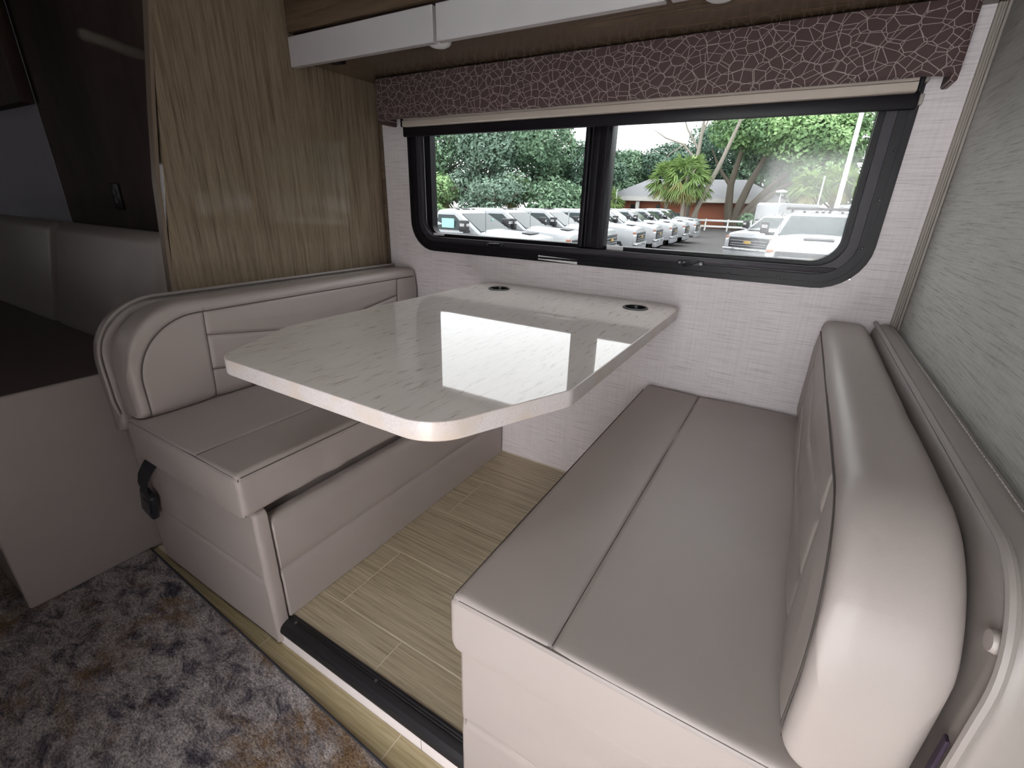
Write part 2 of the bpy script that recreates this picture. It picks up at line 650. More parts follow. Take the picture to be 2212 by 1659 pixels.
# black aluminium edge of the slide-out floor, with ridges and screws; white riser below
nose = struct(empty('trim_4'))
mb = MB()
X0, X1 = .478, 1.30
prof = [(-1.0405, .0), (-1.041, .004), (-1.047, .0052), (-1.050, .0035), (-1.053, .0052), (-1.056, .0035), (-1.059, .0052), (-1.064, .0045),
        (-1.074, .002), (-1.082, -.004), (-1.0855, -.013), (-1.0855, -.020), (-1.080, -.020), (-1.0405, -.012)]
mb.loft([[(x, y, z) for y, z in prof] for x in (X0, X1)], smooth=False)
mb.build('edge_profile', 'rubber_black', nose)
for x in (.505, .795, 1.09):
    mb = MB()
    mb.lathe([(.0045, .004), (.004, .0062), (.001, .007)], (x, -1.056, 0), 10)
    mb.build('screw', 'screw_steel', nose)
mb = MB()
mb.box(.46, .9455, -1.079, -1.068, ZM - .002, -.0195, .001, 1)
mb.box(.9475, 1.4, -1.079, -1.068, ZM - .002, -.0195, .001, 1)
struct(mb.build('trim_5', 'riser_white'))

# walls nobody sees from here, which keep the daylight where the door lets it in
mb = MB()
mb.box(XW + .05, 2.65, -1.18, -1.10, -.1, 1.95)
struct(mb.build('wall_right_outer', 'wallpaper_side'))
mb = MB()
mb.box(2.61, 2.66, -2.5, -1.1, -.1, 1.95)
struct(mb.build('wall_cab', 'cab_grey'))
mb = MB()
mb.box(-3.2, DX0, DY - .05, DY, -.1, 1.95)
mb.box(DX1, 2.65, DY - .05, DY, -.1, 1.95)
mb.box(DX0, DX1, DY - .05, DY, -.1, DZ0)
mb.box(DX0, DX1, DY - .05, DY, DZ1, 1.95)
struct(mb.build('wall_entry', 'cab_grey'))
d1 = struct(empty('door_1'))
mb = MB()
mb.ring(rrect(DX0 - .04, DX1 + .04, DZ0 - .04, DZ1 + .04, .13), rrect(DX0, DX1, DZ0, DZ1, .09), 'y', DY, DY + .015)
mb.build('window_frame', 'frame_black', d1)
mb = MB()
mb.box(DX0 - .03, DX1 + .03, DY - .03, DY - .026, DZ0 - .03, DZ1 + .03)
mb.build('pane', 'glass_clear', d1)
mb = MB()
mb.box(-1.0, 1.02, -2.395, -1.99, ZM, 1.94, .01)  # unseen block added to keep door light off the left side
struct(mb.build('light_block', 'wood_dark'))

# left part of the room: dark wall behind the sofa, pale wall further left
mb = MB()
mb.box(-1.33, -.172, -.70, -.66, ZM, 1.95)
struct(mb.build('wall_sofa', 'wood_dark'))
mb = MB()
mb.box(-3.2, -1.335, -.70, -.66, ZM, 1.95)
struct(mb.build('wall_far_left', 'cab_grey'))
mb = MB()
mb.box(-3.15, -1.338, -.745, -.7005, 1.345, 1.94, .004)  # dark sheet in place of shade on the upper wall
tag(mb.build('shade_panel', 'wood_dark'), 'dark flat panel standing in for shade above the pale wall at the far left', 'cabinet')
mb = MB()
mb.box(-3.25, -3.2, -2.45, -.70, ZM, 1.95)
struct(mb.build('wall_front', 'wood_dark'))

# ------------------------------------------------------------------ window with its frame
w1 = struct(empty('window_1', (.79, 0, 1.06)))
OFF = Vector((.79, 0, 1.06))


def wpart(mb, name, mat, parent=None):
    mb.v = [(p[0] - OFF.x, p[1] - OFF.y, p[2] - OFF.z) for p in mb.v]
    return mb.build(name, mat, parent or w1)


RB = .115
FX0, FX1, FZ0, FZ1 = .008, 1.580, .834, 1.325
mb = MB()
mb.ring(rrect(FX0, FX1, FZ0, FZ1, (RB, RB, .006, .006), 8), rrect(FX0 + .036, FX1 - .036, FZ0 + .036, FZ1 - .02, (RB - .03, RB - .03, .005, .005), 8), 'y', -.012, -.0005)
mb.ring(rrect(FX0 + .010, FX1 - .010, FZ0 + .010, FZ1 - .010, (RB - .01, RB - .01, .005, .005), 8), rrect(FX0 + .016, FX1 - .016, FZ0 + .016, FZ1 - .016, (RB - .016, RB - .016, .005, .005), 8), 'y', -.0145, -.011)
frame = wpart(mb, 'frame', 'frame_black')
mb = MB()
mb.ring(rrect(FX0 + .036, FX1 - .036, FZ0 + .036, FZ1 - .02, (RB - .03, RB - .03, .005, .005), 8), rrect(FX0 + .058, FX1 - .058, FZ0 + .056, FZ1 - .02, (RB - .045, RB - .045, .004, .004), 8), 'y', -.004, .05)
wpart(mb, 'inner_frame', 'frame_black_satin')
mb = MB()          # sash between the frame and the glass
mb.ring(rrect(FX0 + .058, FX1 - .058, FZ0 + .056, FZ1 - .02, (RB - .045, RB - .045, .004, .004), 8), rrect(FX0 + .090, FX1 - .072, FZ0 + .068, FZ1 - .021, (.03, .065, .02, .02), 8), 'y', .018, .05)
wpart(mb, 'sash', 'frame_black')
mb = MB()          # bright bead of the gasket
lp = rrect(FX0 + .060, FX1 - .074, FZ0 + .0665, FZ1 - .023, (.05, .067, .02, .02), 8)
mb.tube([(x, .0165, z) for x, z in lp] + [(lp[0][0], .0165, lp[0][1])], .0012, 6)
wpart(mb, 'gasket', 'screw_steel')
mb = MB()
mb.box(.756, .772, -.002, .045, FZ0 + .058, FZ1 - .02, .003)
mb.box(.772, .805, .010, .045, FZ0 + .058, FZ1 - .02, .002)
mb.box(.805, .846, -.003, .045, FZ0 + .058, FZ1 - .02, .003)
wpart(mb, 'mullion', 'frame_black')
mb = MB()
mb.box(.7785, .7815, .002, .011, FZ0 + .06, FZ1 - .02, .001, 1)
mb.box(.8285, .8315, -.0055, -.0025, FZ0 + .06, FZ1 - .02, .001, 1)
wpart(mb, 'mullion_bead', 'frame_black_satin')
for a, b_ in ((.07, .775), (.83, 1.53)):
    mb = MB()
    mb.box(a, b_, .034, .038, FZ0 + .058, 1.30)
    wpart(mb, 'pane', 'glass_tinted')
mb = MB()          # lower rail with the sliding track
mb.box(FX0 + .07, FX1 - .07, -.008, .03, FZ0 + .040, FZ0 + .056, .002)
wpart(mb, 'track', 'frame_black_satin')
for cx, zz, tilt in ((.425, .878, -.03), (1.138, .872, -.35)):
    mb = MB()
    mb.box(cx - .038, cx + .038, -.013, -.006, zz - .008, zz + .008, .002)
    lt = wpart(mb, 'latch', 'rubber_black')
    mb = MB()
    mb.box(cx - .022, cx + .026, -.027, -.017, zz - .005, zz + .006, .003, rot=Matrix.Rotation(tilt, 3, 'Y'))
    mb.box(cx - .006, cx + .008, -.018, -.012, zz - .006, zz + .007, .002)
    wpart(mb, 'latch_lever', 'frame_black', lt)
    for s_ in (-.031, -.017, .031):
        mb = MB()
        mb.lathe([(.0038, -.0165), (.003, -.0135)], (cx + s_, 0, zz), 8, 'y')
        wpart(mb, 'latch_rivet', 'screw_steel', lt)
for k, (sx, sz) in enumerate(((.40, .853), (.26, .853), (.56, .853), (.95, .852), (1.25, .851), (1.38, .853), (1.552, .945), (1.558, 1.06), (1.560, 1.17))):
    mb = MB()
    mb.lathe([(.0038, -.0145), (.0028, -.0165), (.0008, -.0165)], (sx, 0, sz), 8, 'y')
    wpart(mb, 'screw', 'rubber_black')
for a, b_, z0, z1 in ((.105, .160, .894, .903), (.857, .914, .890, .902)):
    mb = MB()
    mb.box(a, b_, .0135, .0155, z0, z1)
    wpart(mb, 'window_sticker', 'sticker_white')
mb = MB()          # printed warning label on the bottom flange (illegible small print)
mb.box(.612, .766, -.0135, -.012, .8375, .8525, .001, 1, rot=Matrix.Rotation(.03, 3, 'Y'))
lab = wpart(mb, 'warning_label', 'sticker_white')
mb = MB()
r2 = random.Random(3)
for row, z in ((0, .8485), (1, .8445)):
    x = .616 + .004 * row
    while x < .752:
        w_ = r2.uniform(.002, .009)
        if r2.random() < (.55 if row else .3):
            mb.box(x, x + w_, -.0142, -.0135, z - .0012, z + .0012)
        x += w_ + .0015
wpart(mb, 'small_print', 'sticker_ink', lab)

# ------------------------------------------------------------------ roller shade and valance
rs = tag(empty('roller_shade', (.8, -.03, 1.29)), 'cream and black roller shade rolled up along the top of the dinette window', 'shade')
OFF = Vector((.8, -.03, 1.29))
mb = MB()
mb.loft([[(x, y, z) for y, z in ((-.055, 1.284), (-.058, 1.286), (-.058, 1.302), (-.053, 1.305), (-.053, 1.312), (-.045, 1.316), (-.03, 1.316), (-.03, 1.284))] for x in (.030, 1.562)], smooth=False)
wpart(mb, 'bottom_rail', 'shade_cream', rs)
mb = MB()
mb.box(.006, 1.573, -.032, -.016, 1.253, 1.288, .004)
wpart(mb, 'night_shade_bar', 'frame_black', rs)
mb = MB()
mb.box(.03, 1.565, -.026, -.0245, 1.285, 1.36)
wpart(mb, 'shade_cloth', 'shade_cream', rs)
mb = MB()
for a, b_ in ((1.564, 1.571), (.018, .026)):
    mb = MB()
    mb.box(a, b_, -.055, -.016, 1.284, 1.318, .001, 1)
    wpart(mb, 'end_cap', 'frame_black', rs)
for z0, z1, y0 in ((1.262, 1.284, -.024), (1.306, 1.322, -.030)):
    mb = MB()
    mb.box(1.5745, 1.583, y0, -.001, z0, z1, .002)
    wpart(mb, 'bracket', 'trim_beige', rs)

va = tag(empty('valance', (.78, -.05, 1.37)), 'padded window valance in dark brown cloth with pale crackle lines', 'valance')
OFF = Vector((.78, -.05, 1.37))
mb = MB()
VX0, VX1, VZ0, VZ1 = -.062, 1.622, 1.306, 1.441
vs = []
secs = []
nx = 120
for i in range(nx + 1):
    x = VX0 + (VX1 - VX0) * i / nx
    dz = .0022 * mnoise.noise(Vector((x * 7, .3, 0)))
    dy = .003 * mnoise.noise(Vector((x * 5, 1.3, 0)))
    e = min(x - VX0, VX1 - x)
    if e < .05:
        dz -= .006 * (1 - e / .05)
    sh = .01 * (1 - min(1, e / .008)) ** 2
    secs.append([(x, y + dy, z) for y, z in [(-.012, VZ1), (-.088 + sh, VZ1), (-.097 + sh, VZ1 - .004), (-.101 + sh, VZ1 - .015), (-.102 + sh, 1.37), (-.101 + sh, VZ0 + dz + .010),
                                             (-.097 + sh, VZ0 + dz + .003), (-.088 + sh, VZ0 + dz), (-.078 + sh, VZ0 + dz), (-.078, VZ0 + dz + .01), (-.078, VZ1 - .012), (-.012, VZ1 - .012)]])
mb.loft(secs)
wpart(mb, 'cloth_front', 'valance_print', va)
for a, b_ in ((VX0, VX0 + .014), (VX1 - .014, VX1)):
    mb = MB()
    mb.box(a, b_, -.09, -.002, 1.292, 1.44, .004)
    wpart(mb, 'cloth_return', 'valance_print', va)

# ------------------------------------------------------------------ overhead cabinet
oc = tag(empty('overhead_cabinet', (.77, -.2, 1.43)), 'brown wood overhead cabinet with white lower door bands above the window', 'cabinet')
OFF = Vector((.77, -.2, 1.43))
mb = MB()
mb.box(XP + .004, XW - .002, -.362, -.002, 1.4435, 1.455)
mb.box(XP + .004, XW - .002, -.360, -.348, 1.4435, 1.945)
wpart(mb, 'body', 'wood_cabinet', oc)
mb = MB()
mb.box(XP + .01, XW - .01, -.3635, -.3600, 1.446, 1.94)
wpart(mb, 'reveal', 'reveal_dark', oc)
for a, b_ in ((XP + .006, .4635), (.4745, 1.072), (1.083, XW - .004)):
    mb = MB()
    mb.box(a, b_, -.385, -.3645, 1.514, 1.935, .002)
    dr_ = wpart(mb, 'door', 'wood_cabinet', oc)
    mb = MB()
    mb.box(a, b_, -.386, -.3645, 1.421, 1.5035, .0015, 1)
    wpart(mb, 'lower_band', 'lacquer_white', dr_)
mb = MB()
mb.box(-.02, .03, -.345, -.30, 1.431, 1.4435, .003)
wpart(mb, 'door_catch', 'frame_black', oc)
for k, (px, py, lb) in enumerate(((.432, -.322, 'white puck light under the cabinet at the gap between its first two doors'),
                                  (1.168, -.318, 'white puck light under the cabinet right of the second door gap'))):
    p = empty('puck_light', (px, py, 1.4435))
    tag(p, lb, 'light', 'puck lights under the overhead cabinet')
    mb = MB()
    mb.lathe([(.036, 0), (.036, -.004), (.034, -.007)], (0, 0, 0), 24)
    mb.build('rim', 'lacquer_white', p)
    mb = MB()
    mb.lathe([(.033, -.006), (.030, -.011), (.022, -.015), (.010, -.017), (.001, -.0175)], (0, 0, 0), 24)
    mb.build('lens', 'lens_white', p)

# ------------------------------------------------------------------ table
tb = tag(empty('dinette_table', (.77, -.55, .74)), 'glossy pale stone-look dinette table with cut corners and two black cup wells', 'table')
OFF = Vector((.77, -.55, .74))
corners = [(.400, -.016, .075), (.400, -.880, .03), (.492, -1.080, .055), (.53, -1.101, .0), (1.01, -1.101, .075), (1.137, -.862, .05), (1.137, -.016, .07)]
corners = [(.400, -.016, .075), (.400, -.885, .03), (.500, -1.101, .055), (1.03, -1.101, .085), (1.137, -.860, .05), (1.137, -.016, .07)]


def fillet(cs, n=10):
    out = []
    L = len(cs)
    for i in range(L):
        p = Vector(cs[i][:2]); a = Vector(cs[i - 1][:2]) - p; c_ = Vector(cs[(i + 1) % L][:2]) - p
        a.normalize(); c_.normalize()
        ang = a.angle(c_)
        r = cs[i][2]
        if r <= 0:
            out.append((p.x, p.y)); continue
        t = r / math.tan(ang / 2)
        ctr = p + (a + c_).normalized() * (r / sin(ang / 2))
        s0 = p + a * t; s1 = p + c_ * t
        a0 = atan2(s0.y - ctr.y, s0.x - ctr.x); a1 = atan2(s1.y - ctr.y, s1.x - ctr.x)
        d = (a1 - a0 + pi) % (2 * pi) - pi
        for k in range(n + 1):
            q = a0 + d * k / n
            out.append((ctr.x + r * cos(q), ctr.y + r * sin(q)))
    return out


outl = fillet(corners)


def inset(pts, d):
    n = len(pts); out = []
    area_ = sum(pts[i - 1][0] * pts[i][1] - pts[i][0] * pts[i - 1][1] for i in range(n))
    sgn = 1 if area_ > 0 else -1
    for i in range(n):
        t = Vector((pts[(i + 1) % n][0] - pts[i - 1][0], pts[(i + 1) % n][1] - pts[i - 1][1])).normalized()
        out.append((pts[i][0] - t.y * d * sgn, pts[i][1] + t.x * d * sgn))
    return out


CUPS = [(.524, -.133), (1.023, -.140)]
TT, TBm = .74, .708


def cap(z, outline, holes, flip):
    bm = bmesh.new()
    for lp in [outline] + holes:
        vv = [bm.verts.new((x, y, z)) for x, y in lp]
        for i in range(len(vv)):
            bm.edges.new((vv[i - 1], vv[i]))
    bmesh.ops.triangle_fill(bm, edges=list(bm.edges), use_beauty=True)
    bm.verts.index_update()
    r = ([v_.co[:] for v_ in bm.verts], [tuple(v_.index for v_ in f_.verts) for f_ in bm.faces])
    bm.free()
    return r


hol = [[(cx + .0315 * cos(2 * pi * k / 24), cy + .0315 * sin(2 * pi * k / 24)) for k in range(24)] for cx, cy in CUPS]
mb = MB()
ins = inset(outl, .0025)
vs, fs = cap(TT, ins, hol, False)
mb.add(vs, fs)
ins2 = inset(outl, .0018)
vs, fs = cap(TBm, ins2, hol, True)
mb.add(vs, fs)
for h in hol:
    mb.loft([[(x, y, TT) for x, y in h], [(x, y, TBm) for x, y in h]], caps=False)
wpart(mb, 'tabletop', 'table_laminate', tb)
mb = MB()
mb.loft([[(x, y, TT) for x, y in ins], [(x, y, TT - .0007) for x, y in inset(outl, .0008)], [(x, y, TT - .0025) for x, y in outl], [(x, y, TBm + .002) for x, y in outl], [(x, y, TBm) for x, y in ins2]], caps=False)
wpart(mb, 'edge_strip', 'table_edge', tb)
for cx, cy in CUPS:
    mb = MB()
    mb.lathe([(.0312, TBm - .035), (.0312, TT), (.0385, TT + .0005), (.0385, TT + .002), (.036, TT + .0035), (.031, TT + .003), (.0295, TT - .002), (.028, TBm - .03), (.001, TBm - .031)], (cx, cy, 0), 32)
    wpart(mb, 'cup_well', 'cup_black', tb)
mb = MB()
mb.box(.46, 1.08, -.05, -.0165, TBm - .045, TBm, .003)
wpart(mb, 'wall_cleat', 'edge_band', tb)

# ------------------------------------------------------------------ dinette benches


def cush(y0, y1, x0, x1, z0, z1, r, re0, re1, R, front, nf, ny, disp=None, nt=None, up_n=6):
    """cushion lofted along y; rounded section in x-z, big corner R at the y0 end, rounded ends;
    front=+1: the +x side is finely divided; disp(p, n) moves points along the outward normal"""
    ys = []
    k0 = 7
    for k in range(k0):
        a = .5 * pi * k / (k0 - 1)
        ys.append((y0 + re0 * (1 - cos(a)), re0 * (1 - sin(a))))
    lo, hi = y0 + re0, y1 - re1
    if R > 0:
        m1 = 56
        for k in range(1, m1 + 1):
            a = .5 * pi * k / m1
            yy = y0 + R * (1 - cos(a))
            if yy > ys[-1][0] + .0015:
                ys.append((yy, 0.0))
        lo = max(lo, y0 + R)
    for k in range(1, ny + 1):
        ys.append((lo + (hi - lo) * k / ny, 0.0))
    for k in range(1, k0):
        a = .5 * pi * k / (k0 - 1)
        ys.append((hi + re1 * sin(a), re1 * (1 - cos(a))))
    loops = []
    for y, ins_ in ys:
        zt = z1
        if R > 0 and y < y0 + R:
            d = y0 + R - y
            zt = z1 - R + sqrt(max(0, R * R - d * d))
        zt -= ins_
        a0, a1, b0 = x0 + ins_, x1 - ins_, z0 + ins_ * .35
        rr = max(.002, min(r - ins_ * .8, (a1 - a0) / 2 - .001, (zt - b0) / 2 - .001))
        pts = []
        for k in range(nf + 1):                                   # +x side, going up
            pts.append((a1, b0 + rr + (zt - b0 - 2 * rr) * k / nf))
        for k in range(1, up_n):
            q = .5 * pi * k / up_n
            pts.append((a1 - rr + rr * cos(q), zt - rr + rr * sin(q)))
        nt_ = nt or max(6, nf // 3)
        for k in range(nt_ + 1):                                  # top
            pts.append((a1 - rr - (a1 - a0 - 2 * rr) * k / nt_, zt))
        for k in range(1, up_n):
            q = .5 * pi + .5 * pi * k / up_n
            pts.append((a0 + rr + rr * cos(q), zt - rr + rr * sin(q)))
        for k in range(7):
            pts.append((a0, zt - rr - (zt - b0 - 2 * rr) * k / 6))
        for k in range(1, up_n):
            q = pi + .5 * pi * k / up_n
            pts.append((a0 + rr + rr * cos(q), b0 + rr + rr * sin(q)))
        for k in range(7):
            pts.append((a0 + rr + (a1 - a0 - 2 * rr) * k / 6, b0))
        for k in range(1, up_n):
            q = 1.5 * pi + .5 * pi * k / up_n
            pts.append((a1 - rr + rr * cos(q), b0 + rr + rr * sin(q)))
        loops.append([(x, y, z) for x, z in pts])
    if disp:
        n = len(loops[0]); m_ = len(loops)
        out = []
        for i in range(m_):
            l = []
            for k in range(n):
                p = Vector(loops[i][k])
                du = Vector(loops[i][(k + 1) % n]) - Vector(loops[i][k - 1])
                dv = Vector(loops[min(i + 1, m_ - 1)][k]) - Vector(loops[max(i - 1, 0)][k])
                nn = dv.cross(du)
                nn = nn.normalized() if nn.length > 1e-9 else Vector((0, 0, 0))
                l.append(tuple(p + nn * disp(p, nn)))
            out.append(l)
        loops = out
    return loops


def wrinkle(p, s, a):
    return a * mnoise.noise(Vector((p.x * s, p.y * s, p.z * s)))


BACK_SEAMS = [
    [(-1.070, .44), (-1.070, .56)] + [(-.905 - .165 * cos(.5 * pi * k / 14), .56 + .164 * sin(.5 * pi * k / 14)) for k in range(1, 15)] + [(-.13, .724), (0, .724)],
    [(-.887, .726), (-.90, .44)],
    [(-.130, .724), (-.142, .44)],
    [(-.890, .656), (-.515, .600), (-.133, .656)],
    [(-.895, .553), (-.515, .497), (-.137, .553)],
]


def near_seams(y, z, seams):
    return min(seg_dist((y, z), s[i], s[i + 1]) for s in seams for i in range(len(s) - 1))


def d_back(p, n):
    d = wrinkle(p, 9, .0016)
    w = max(0.0, min(1.0, (n.x - .15) / .6))
    if w > 0:
        w = w * w * (3 - 2 * w)
        q = near_seams(p.y, p.z, BACK_SEAMS)
        qb = near_seams(p.y, p.z, BACK_SEAMS[:1])
        d += w * ((-.0025 if qb < q + 1e-6 else -.0065) * math.exp(-(q / .0055) ** 2) + .004 * min(1, q / .05))
    return d


def d_seat(p, n):
    d = wrinkle(p, 7, .002)
    if n.z > .6:
        q = abs(p.x - .301)
        d += -.004 * math.exp(-(q / .0035) ** 2) + .003 * min(1, q / .08)
    if n.x > .5:      # folds hanging on the front of the cushion
        d += .004 * sin(p.y * 55 + 2.2 * sin(p.y * 9)) * max(0, mnoise.noise(Vector((p.y * 4, 5.1, p.z * 3)))) * 1.6
    # welted top edges: the front edge and the free end
    if n.y < -.25 or n.x > .25:
        q = abs(p.z - .4535)
        d += -.0035 * math.exp(-(q / .0035) ** 2)
    return d


def d_shell(p, n):
    d = wrinkle(p, 8, .0018)
    return d


def mirror(loops, mir):
    if not mir:
        return loops
    return [[(MIR - x, y, z) for x, y, z in l] for l in loops]


def seam_line(mb, pts, r=.0011):
    mb.tube(pts, r, 5)


def bench(mir, label):
    mx = (lambda x: MIR - x) if mir else (lambda x: x)

    def mt(mb):
        if mir:
            mb.v = [(MIR - x, y, z) for x, y, z in mb.v]
        return mb
    b_ = empty('dinette_bench', (mx(.17), -.55, 0))
    tag(b_, label, 'bench', 'dinette benches facing each other across the table')
    global OFF
    OFF = Vector((mx(.17), -.55, 0))
    # plywood box
    mb = MB()
    mb.box(-.06, .405, -1.055, -.012, .001, .343)
    wpart(mt(mb), 'seat_box', 'vinyl_taupe', b_)
    # upholstered front in two puffed bands
    mb = MB()
    zz = [.002, .02, .05, .09, .125, .143, .149, .1525, .156, .162, .18, .22, .26, .29, .303, .309, .312]
    ysn = [-1.058 + (1.045) * i / 90 for i in range(91)]
    loops = []
    for y in ysn:
        l = []
        for z in zz:
            q = abs(z - .1525)
            x = .472 - .006 * math.exp(-(q / .006) ** 2) + .002 * min(1, q / .05)
            t = max(0, (z - .29) / .022)
            x -= .018 * t * t
            e = max(0, 1 - (y + 1.058) / .012)
            x -= .012 * e * e
            x += .0022 * mnoise.noise(Vector((y * 6, z * 9, 2.0)))
            l.append((x, y, z))
        l += [(.44, y, .312), (.44, y, .002)]
        loops.append(l)
    mb.loft(loops)
    wpart(mt(mb), 'front_panel', 'vinyl_taupe', b_)
    # upholstered end panel that hides the edge of the slide-out floor
    ex0 = -.125 if not mir else -.135
    loops = cush(-1.090, -1.0565, ex0, .476, -.062, .347, .014, .014, .002, 0, 1, 18, 4,
                 lambda p, n: wrinkle(p, 6, .002))
    n = len(loops[0])

    def d_end(p):
        x, y, z = p
        q = abs(z - (.150 - .012 * (x - .2)))
        w_ = .0035 * math.exp(-(q / .006) ** 2) if y < -1.075 or x > .46 else 0
        w2 = .004 * math.exp(-((z - .255 + .1 * (x - .2)) / .02) ** 2) * (1 if y < -1.075 else 0) * max(0, min(1, (.42 - x) / .2))
        return (x - (w_ if x > .46 else 0), y + (w_ + w2 * .5 if y < -1.075 else 0), z)
    loops = [[d_end(p) for p in l] for l in loops]
    # finer cap so the end face can carry its relief
    mb = MB()
    mb.loft(loops, caps=False)
    l0 = loops[0]
    xs = [ex0 + .010 + (.476 - .010 - ex0 - .010) * i / 40 for i in range(41)]
    zs = [-.052 + (.337 + .052) * i / 60 for i in range(61)]
    gv = []
    for x in xs:
        for z in zs:
            base = -1.090 + wrinkle(Vector((x, -1.09, z)), 6, -.002)
            gv.append(d_end((x, base, z)))
    mb.add(gv, [(i * 61 + k, i * 61 + k + 1, (i + 1) * 61 + k + 1, (i + 1) * 61 + k) for i in range(40) for k in range(60)], True)
    wpart(mt(mb), 'end_panel', 'vinyl_taupe', b_)
    # seat cushion
    mb = MB()
    mb.loft(mirror(cush(-1.1085, -.014, -.05, .478, .348, .4605, .020, .012, .03, 0, 1, 26, 110, d_seat, nt=150), mir))
    sc_ = wpart(mb, 'seat_cushion', 'vinyl_taupe', b_)
    mb = MB()
    seam_line(mb, [(mx(.301), -1.100 + 1.07 * i / 40, .4577) for i in range(41)], .0008)
    top = [(-.03, -1.1045, .4555), (.2, -1.1045, .4558), (.46, -1.1045, .4545), (.4735, -1.095, .4535), (.4745, -.9, .4535), (.4745, -.06, .4535)]
    seam_line(mb, [(mx(x), y, z) for x, y, z in top], .0014)
    seam_line(mb, [(mx(.474), -1.103, .452 - .098 * i / 8) for i in range(9)])
    wpart(mb, 'seam', 'seam_thread', sc_)
    # back cushion
    mb = MB()
    mb.loft(mirror(cush(-1.098, -.014, -.080, .026, .4625, .756, .030, .026, .02, .165, 1, 110, 230, d_back, up_n=12), mir))
    bc_ = wpart(mb, 'back_cushion', 'vinyl_taupe', b_)
    mb = MB()
    for s_ in BACK_SEAMS:
        pts = []
        for i in range(len(s_) - 1):
            for k in range(10):
                t = k / 10
                pts.append((s_[i][0] + (s_[i + 1][0] - s_[i][0]) * t, s_[i][1] + (s_[i + 1][1] - s_[i][1]) * t))
        pts.append(s_[-1])
        pts = [(y, max(z, .470)) for y, z in pts if y < -.03 and z > .462]
        if len(pts) < 2:
            continue
        bd = s_ is BACK_SEAMS[0]
        seam_line(mb, [(mx((.0255 if bd else .0205) - (.004 if z < .485 else 0)), y, z) for y, z in pts], .0016 if bd else .0009)
    wpart(mb, 'seam', 'seam_thread', bc_)
    # padded shell behind it, down to the floor at the free end
    mb = MB()
    mb.loft(mirror(cush(-1.110, -.012, -.1405, -.086, .40, .762, .026, .022, .01, .10 if mir else .155, 1, 20, 110, d_shell), mir))
    sh_ = wpart(mb, 'back_shell', 'vinyl_shell', b_)
    mb = MB()
    mb.loft(mirror(cush(-1.0895, -1.00, -.1405, -.094, -.03, .44, .022, .02, .01, 0, 1, 20, 6, d_shell), mir))
    wpart(mb, 'shell_leg', 'vinyl_shell', sh_)
    # welt along the front edge of the shell
    mb = MB()
    pts = []
    for i in range(30):
        pts.append((-.088, -.03 - .98 * i / 29, .7635))
    q = .10 if mir else .155
    pts = [p_ for p_ in pts if p_[1] > -1.109 + q]
    for k in range(0, 13):
        a = .5 * pi * k / 12
        pts.append((-.088, -1.109 + q - q * sin(a), .7635 - q + q * cos(a)))
    pts += [(-.088, -1.109, .50), (-.086, -1.104, .46)]
    mb.tube([(mx(x), y, z) for x, y, z in pts], .005, 8)
    wpart(mb, 'welt', 'vinyl_shell', sh_)
    if mir:
        mb = MB()          # top stitching along the shell and the dark closing strip near the cushion
        for i in range(95):
            y = -.06 - .0095 * i
            mb.tube([(1.658, y, .7635), (1.658, y - .006, .7635)], .0009, 4)
        wpart(mb, 'stitching', 'trim_beige', sh_)
        mb = MB()
        mb.lathe([(.001, -.006), (.009, -.006), (.0105, -.001), (.009, .005), (.005, .008), (.001, .009)], (1.6245, -1.085, .705), 16, 'x')
        wpart(mb, 'button', 'vinyl_taupe', sh_)
        mb = MB()
        mb.box(1.6185, 1.6215, -1.1045, -1.095, .465, .60, .001, 1)
        wpart(mb, 'closing_strip', 'strip_purple', sh_)
    return b_


bench(False, 'taupe vinyl dinette bench left of the table, beside the wood partition')
bench(True, 'taupe vinyl dinette bench right of the table, nearest the camera')

# seat belt hanging from the free end of the left bench
sb = tag(empty('seat_belt', (-.02, -1.1, .27)), 'black lap belt buckle hanging below the left bench cushion', 'belt')
OFF = Vector((-.02, -1.1, .27))
mb = MB()
secs = []
ctl = [(.036, .354), (.014, .325), (-.012, .29), (-.030, .255), (-.040, .225), (-.044, .20)]
for i, (x, z) in enumerate(ctl):
    y = -1.099 - .020 * sin(pi * i / 5.5)
    secs.append([(x - .021, y, z + .010), (x + .021, y, z - .008), (x + .021, y - .003, z - .008), (x - .021, y - .003, z + .010)])
mb.loft(secs, smooth=False)
wpart(mb, 'strap', 'belt_web', sb)
rm = Matrix.Rotation(.35, 3, 'Y')
mb = MB()
mb.box(-.079, -.013, -1.122, -1.100, .145, .235, .008, rot=rm)
bk = wpart(mb, 'buckle', 'buckle', sb)
mb = MB()
mb.box(-.052, -.018, -1.1255, -1.121, .165, .212, .003, rot=rm)
wpart(mb, 'release_button', 'frame_black_satin', bk)

# ------------------------------------------------------------------ sofa at the left
sf = tag(empty('sofa', (-1.0, -1.1, ZM)), 'dark grey-brown sofa beyond the wood partition at the left edge', 'sofa')
OFF = Vector((-1.0, -1.1, ZM))
mb = MB()
mb.box(-1.92, -.203, -1.385, -.80, ZM + .001, .405, .012, 3)
wpart(mb, 'base', 'vinyl_sofa', sf)
mb = MB()
mb.box(-1.93, -.22, -1.400, -.90, .41, .540, .03, 4)
wpart(mb, 'seat_cushion', 'vinyl_brown', sf)
mb = MB()
mb.box(-.215, -.199, -1.392, -1.02, ZM + .011, .548, .007, 3)
wpart(mb, 'side_panel', 'vinyl_sofa', sf)
for a, b_ in ((-1.93, -1.055), (-1.05, -.20)):
    mb = MB()
    mb.box(a, b_, -.935, -.80, .50, .925, .045, 5, rot=Matrix.Rotation(-.22, 3, 'X'), piv=(-1, -.9, .52))
    wpart(mb, 'back_cushion', 'vinyl_sofa', sf)

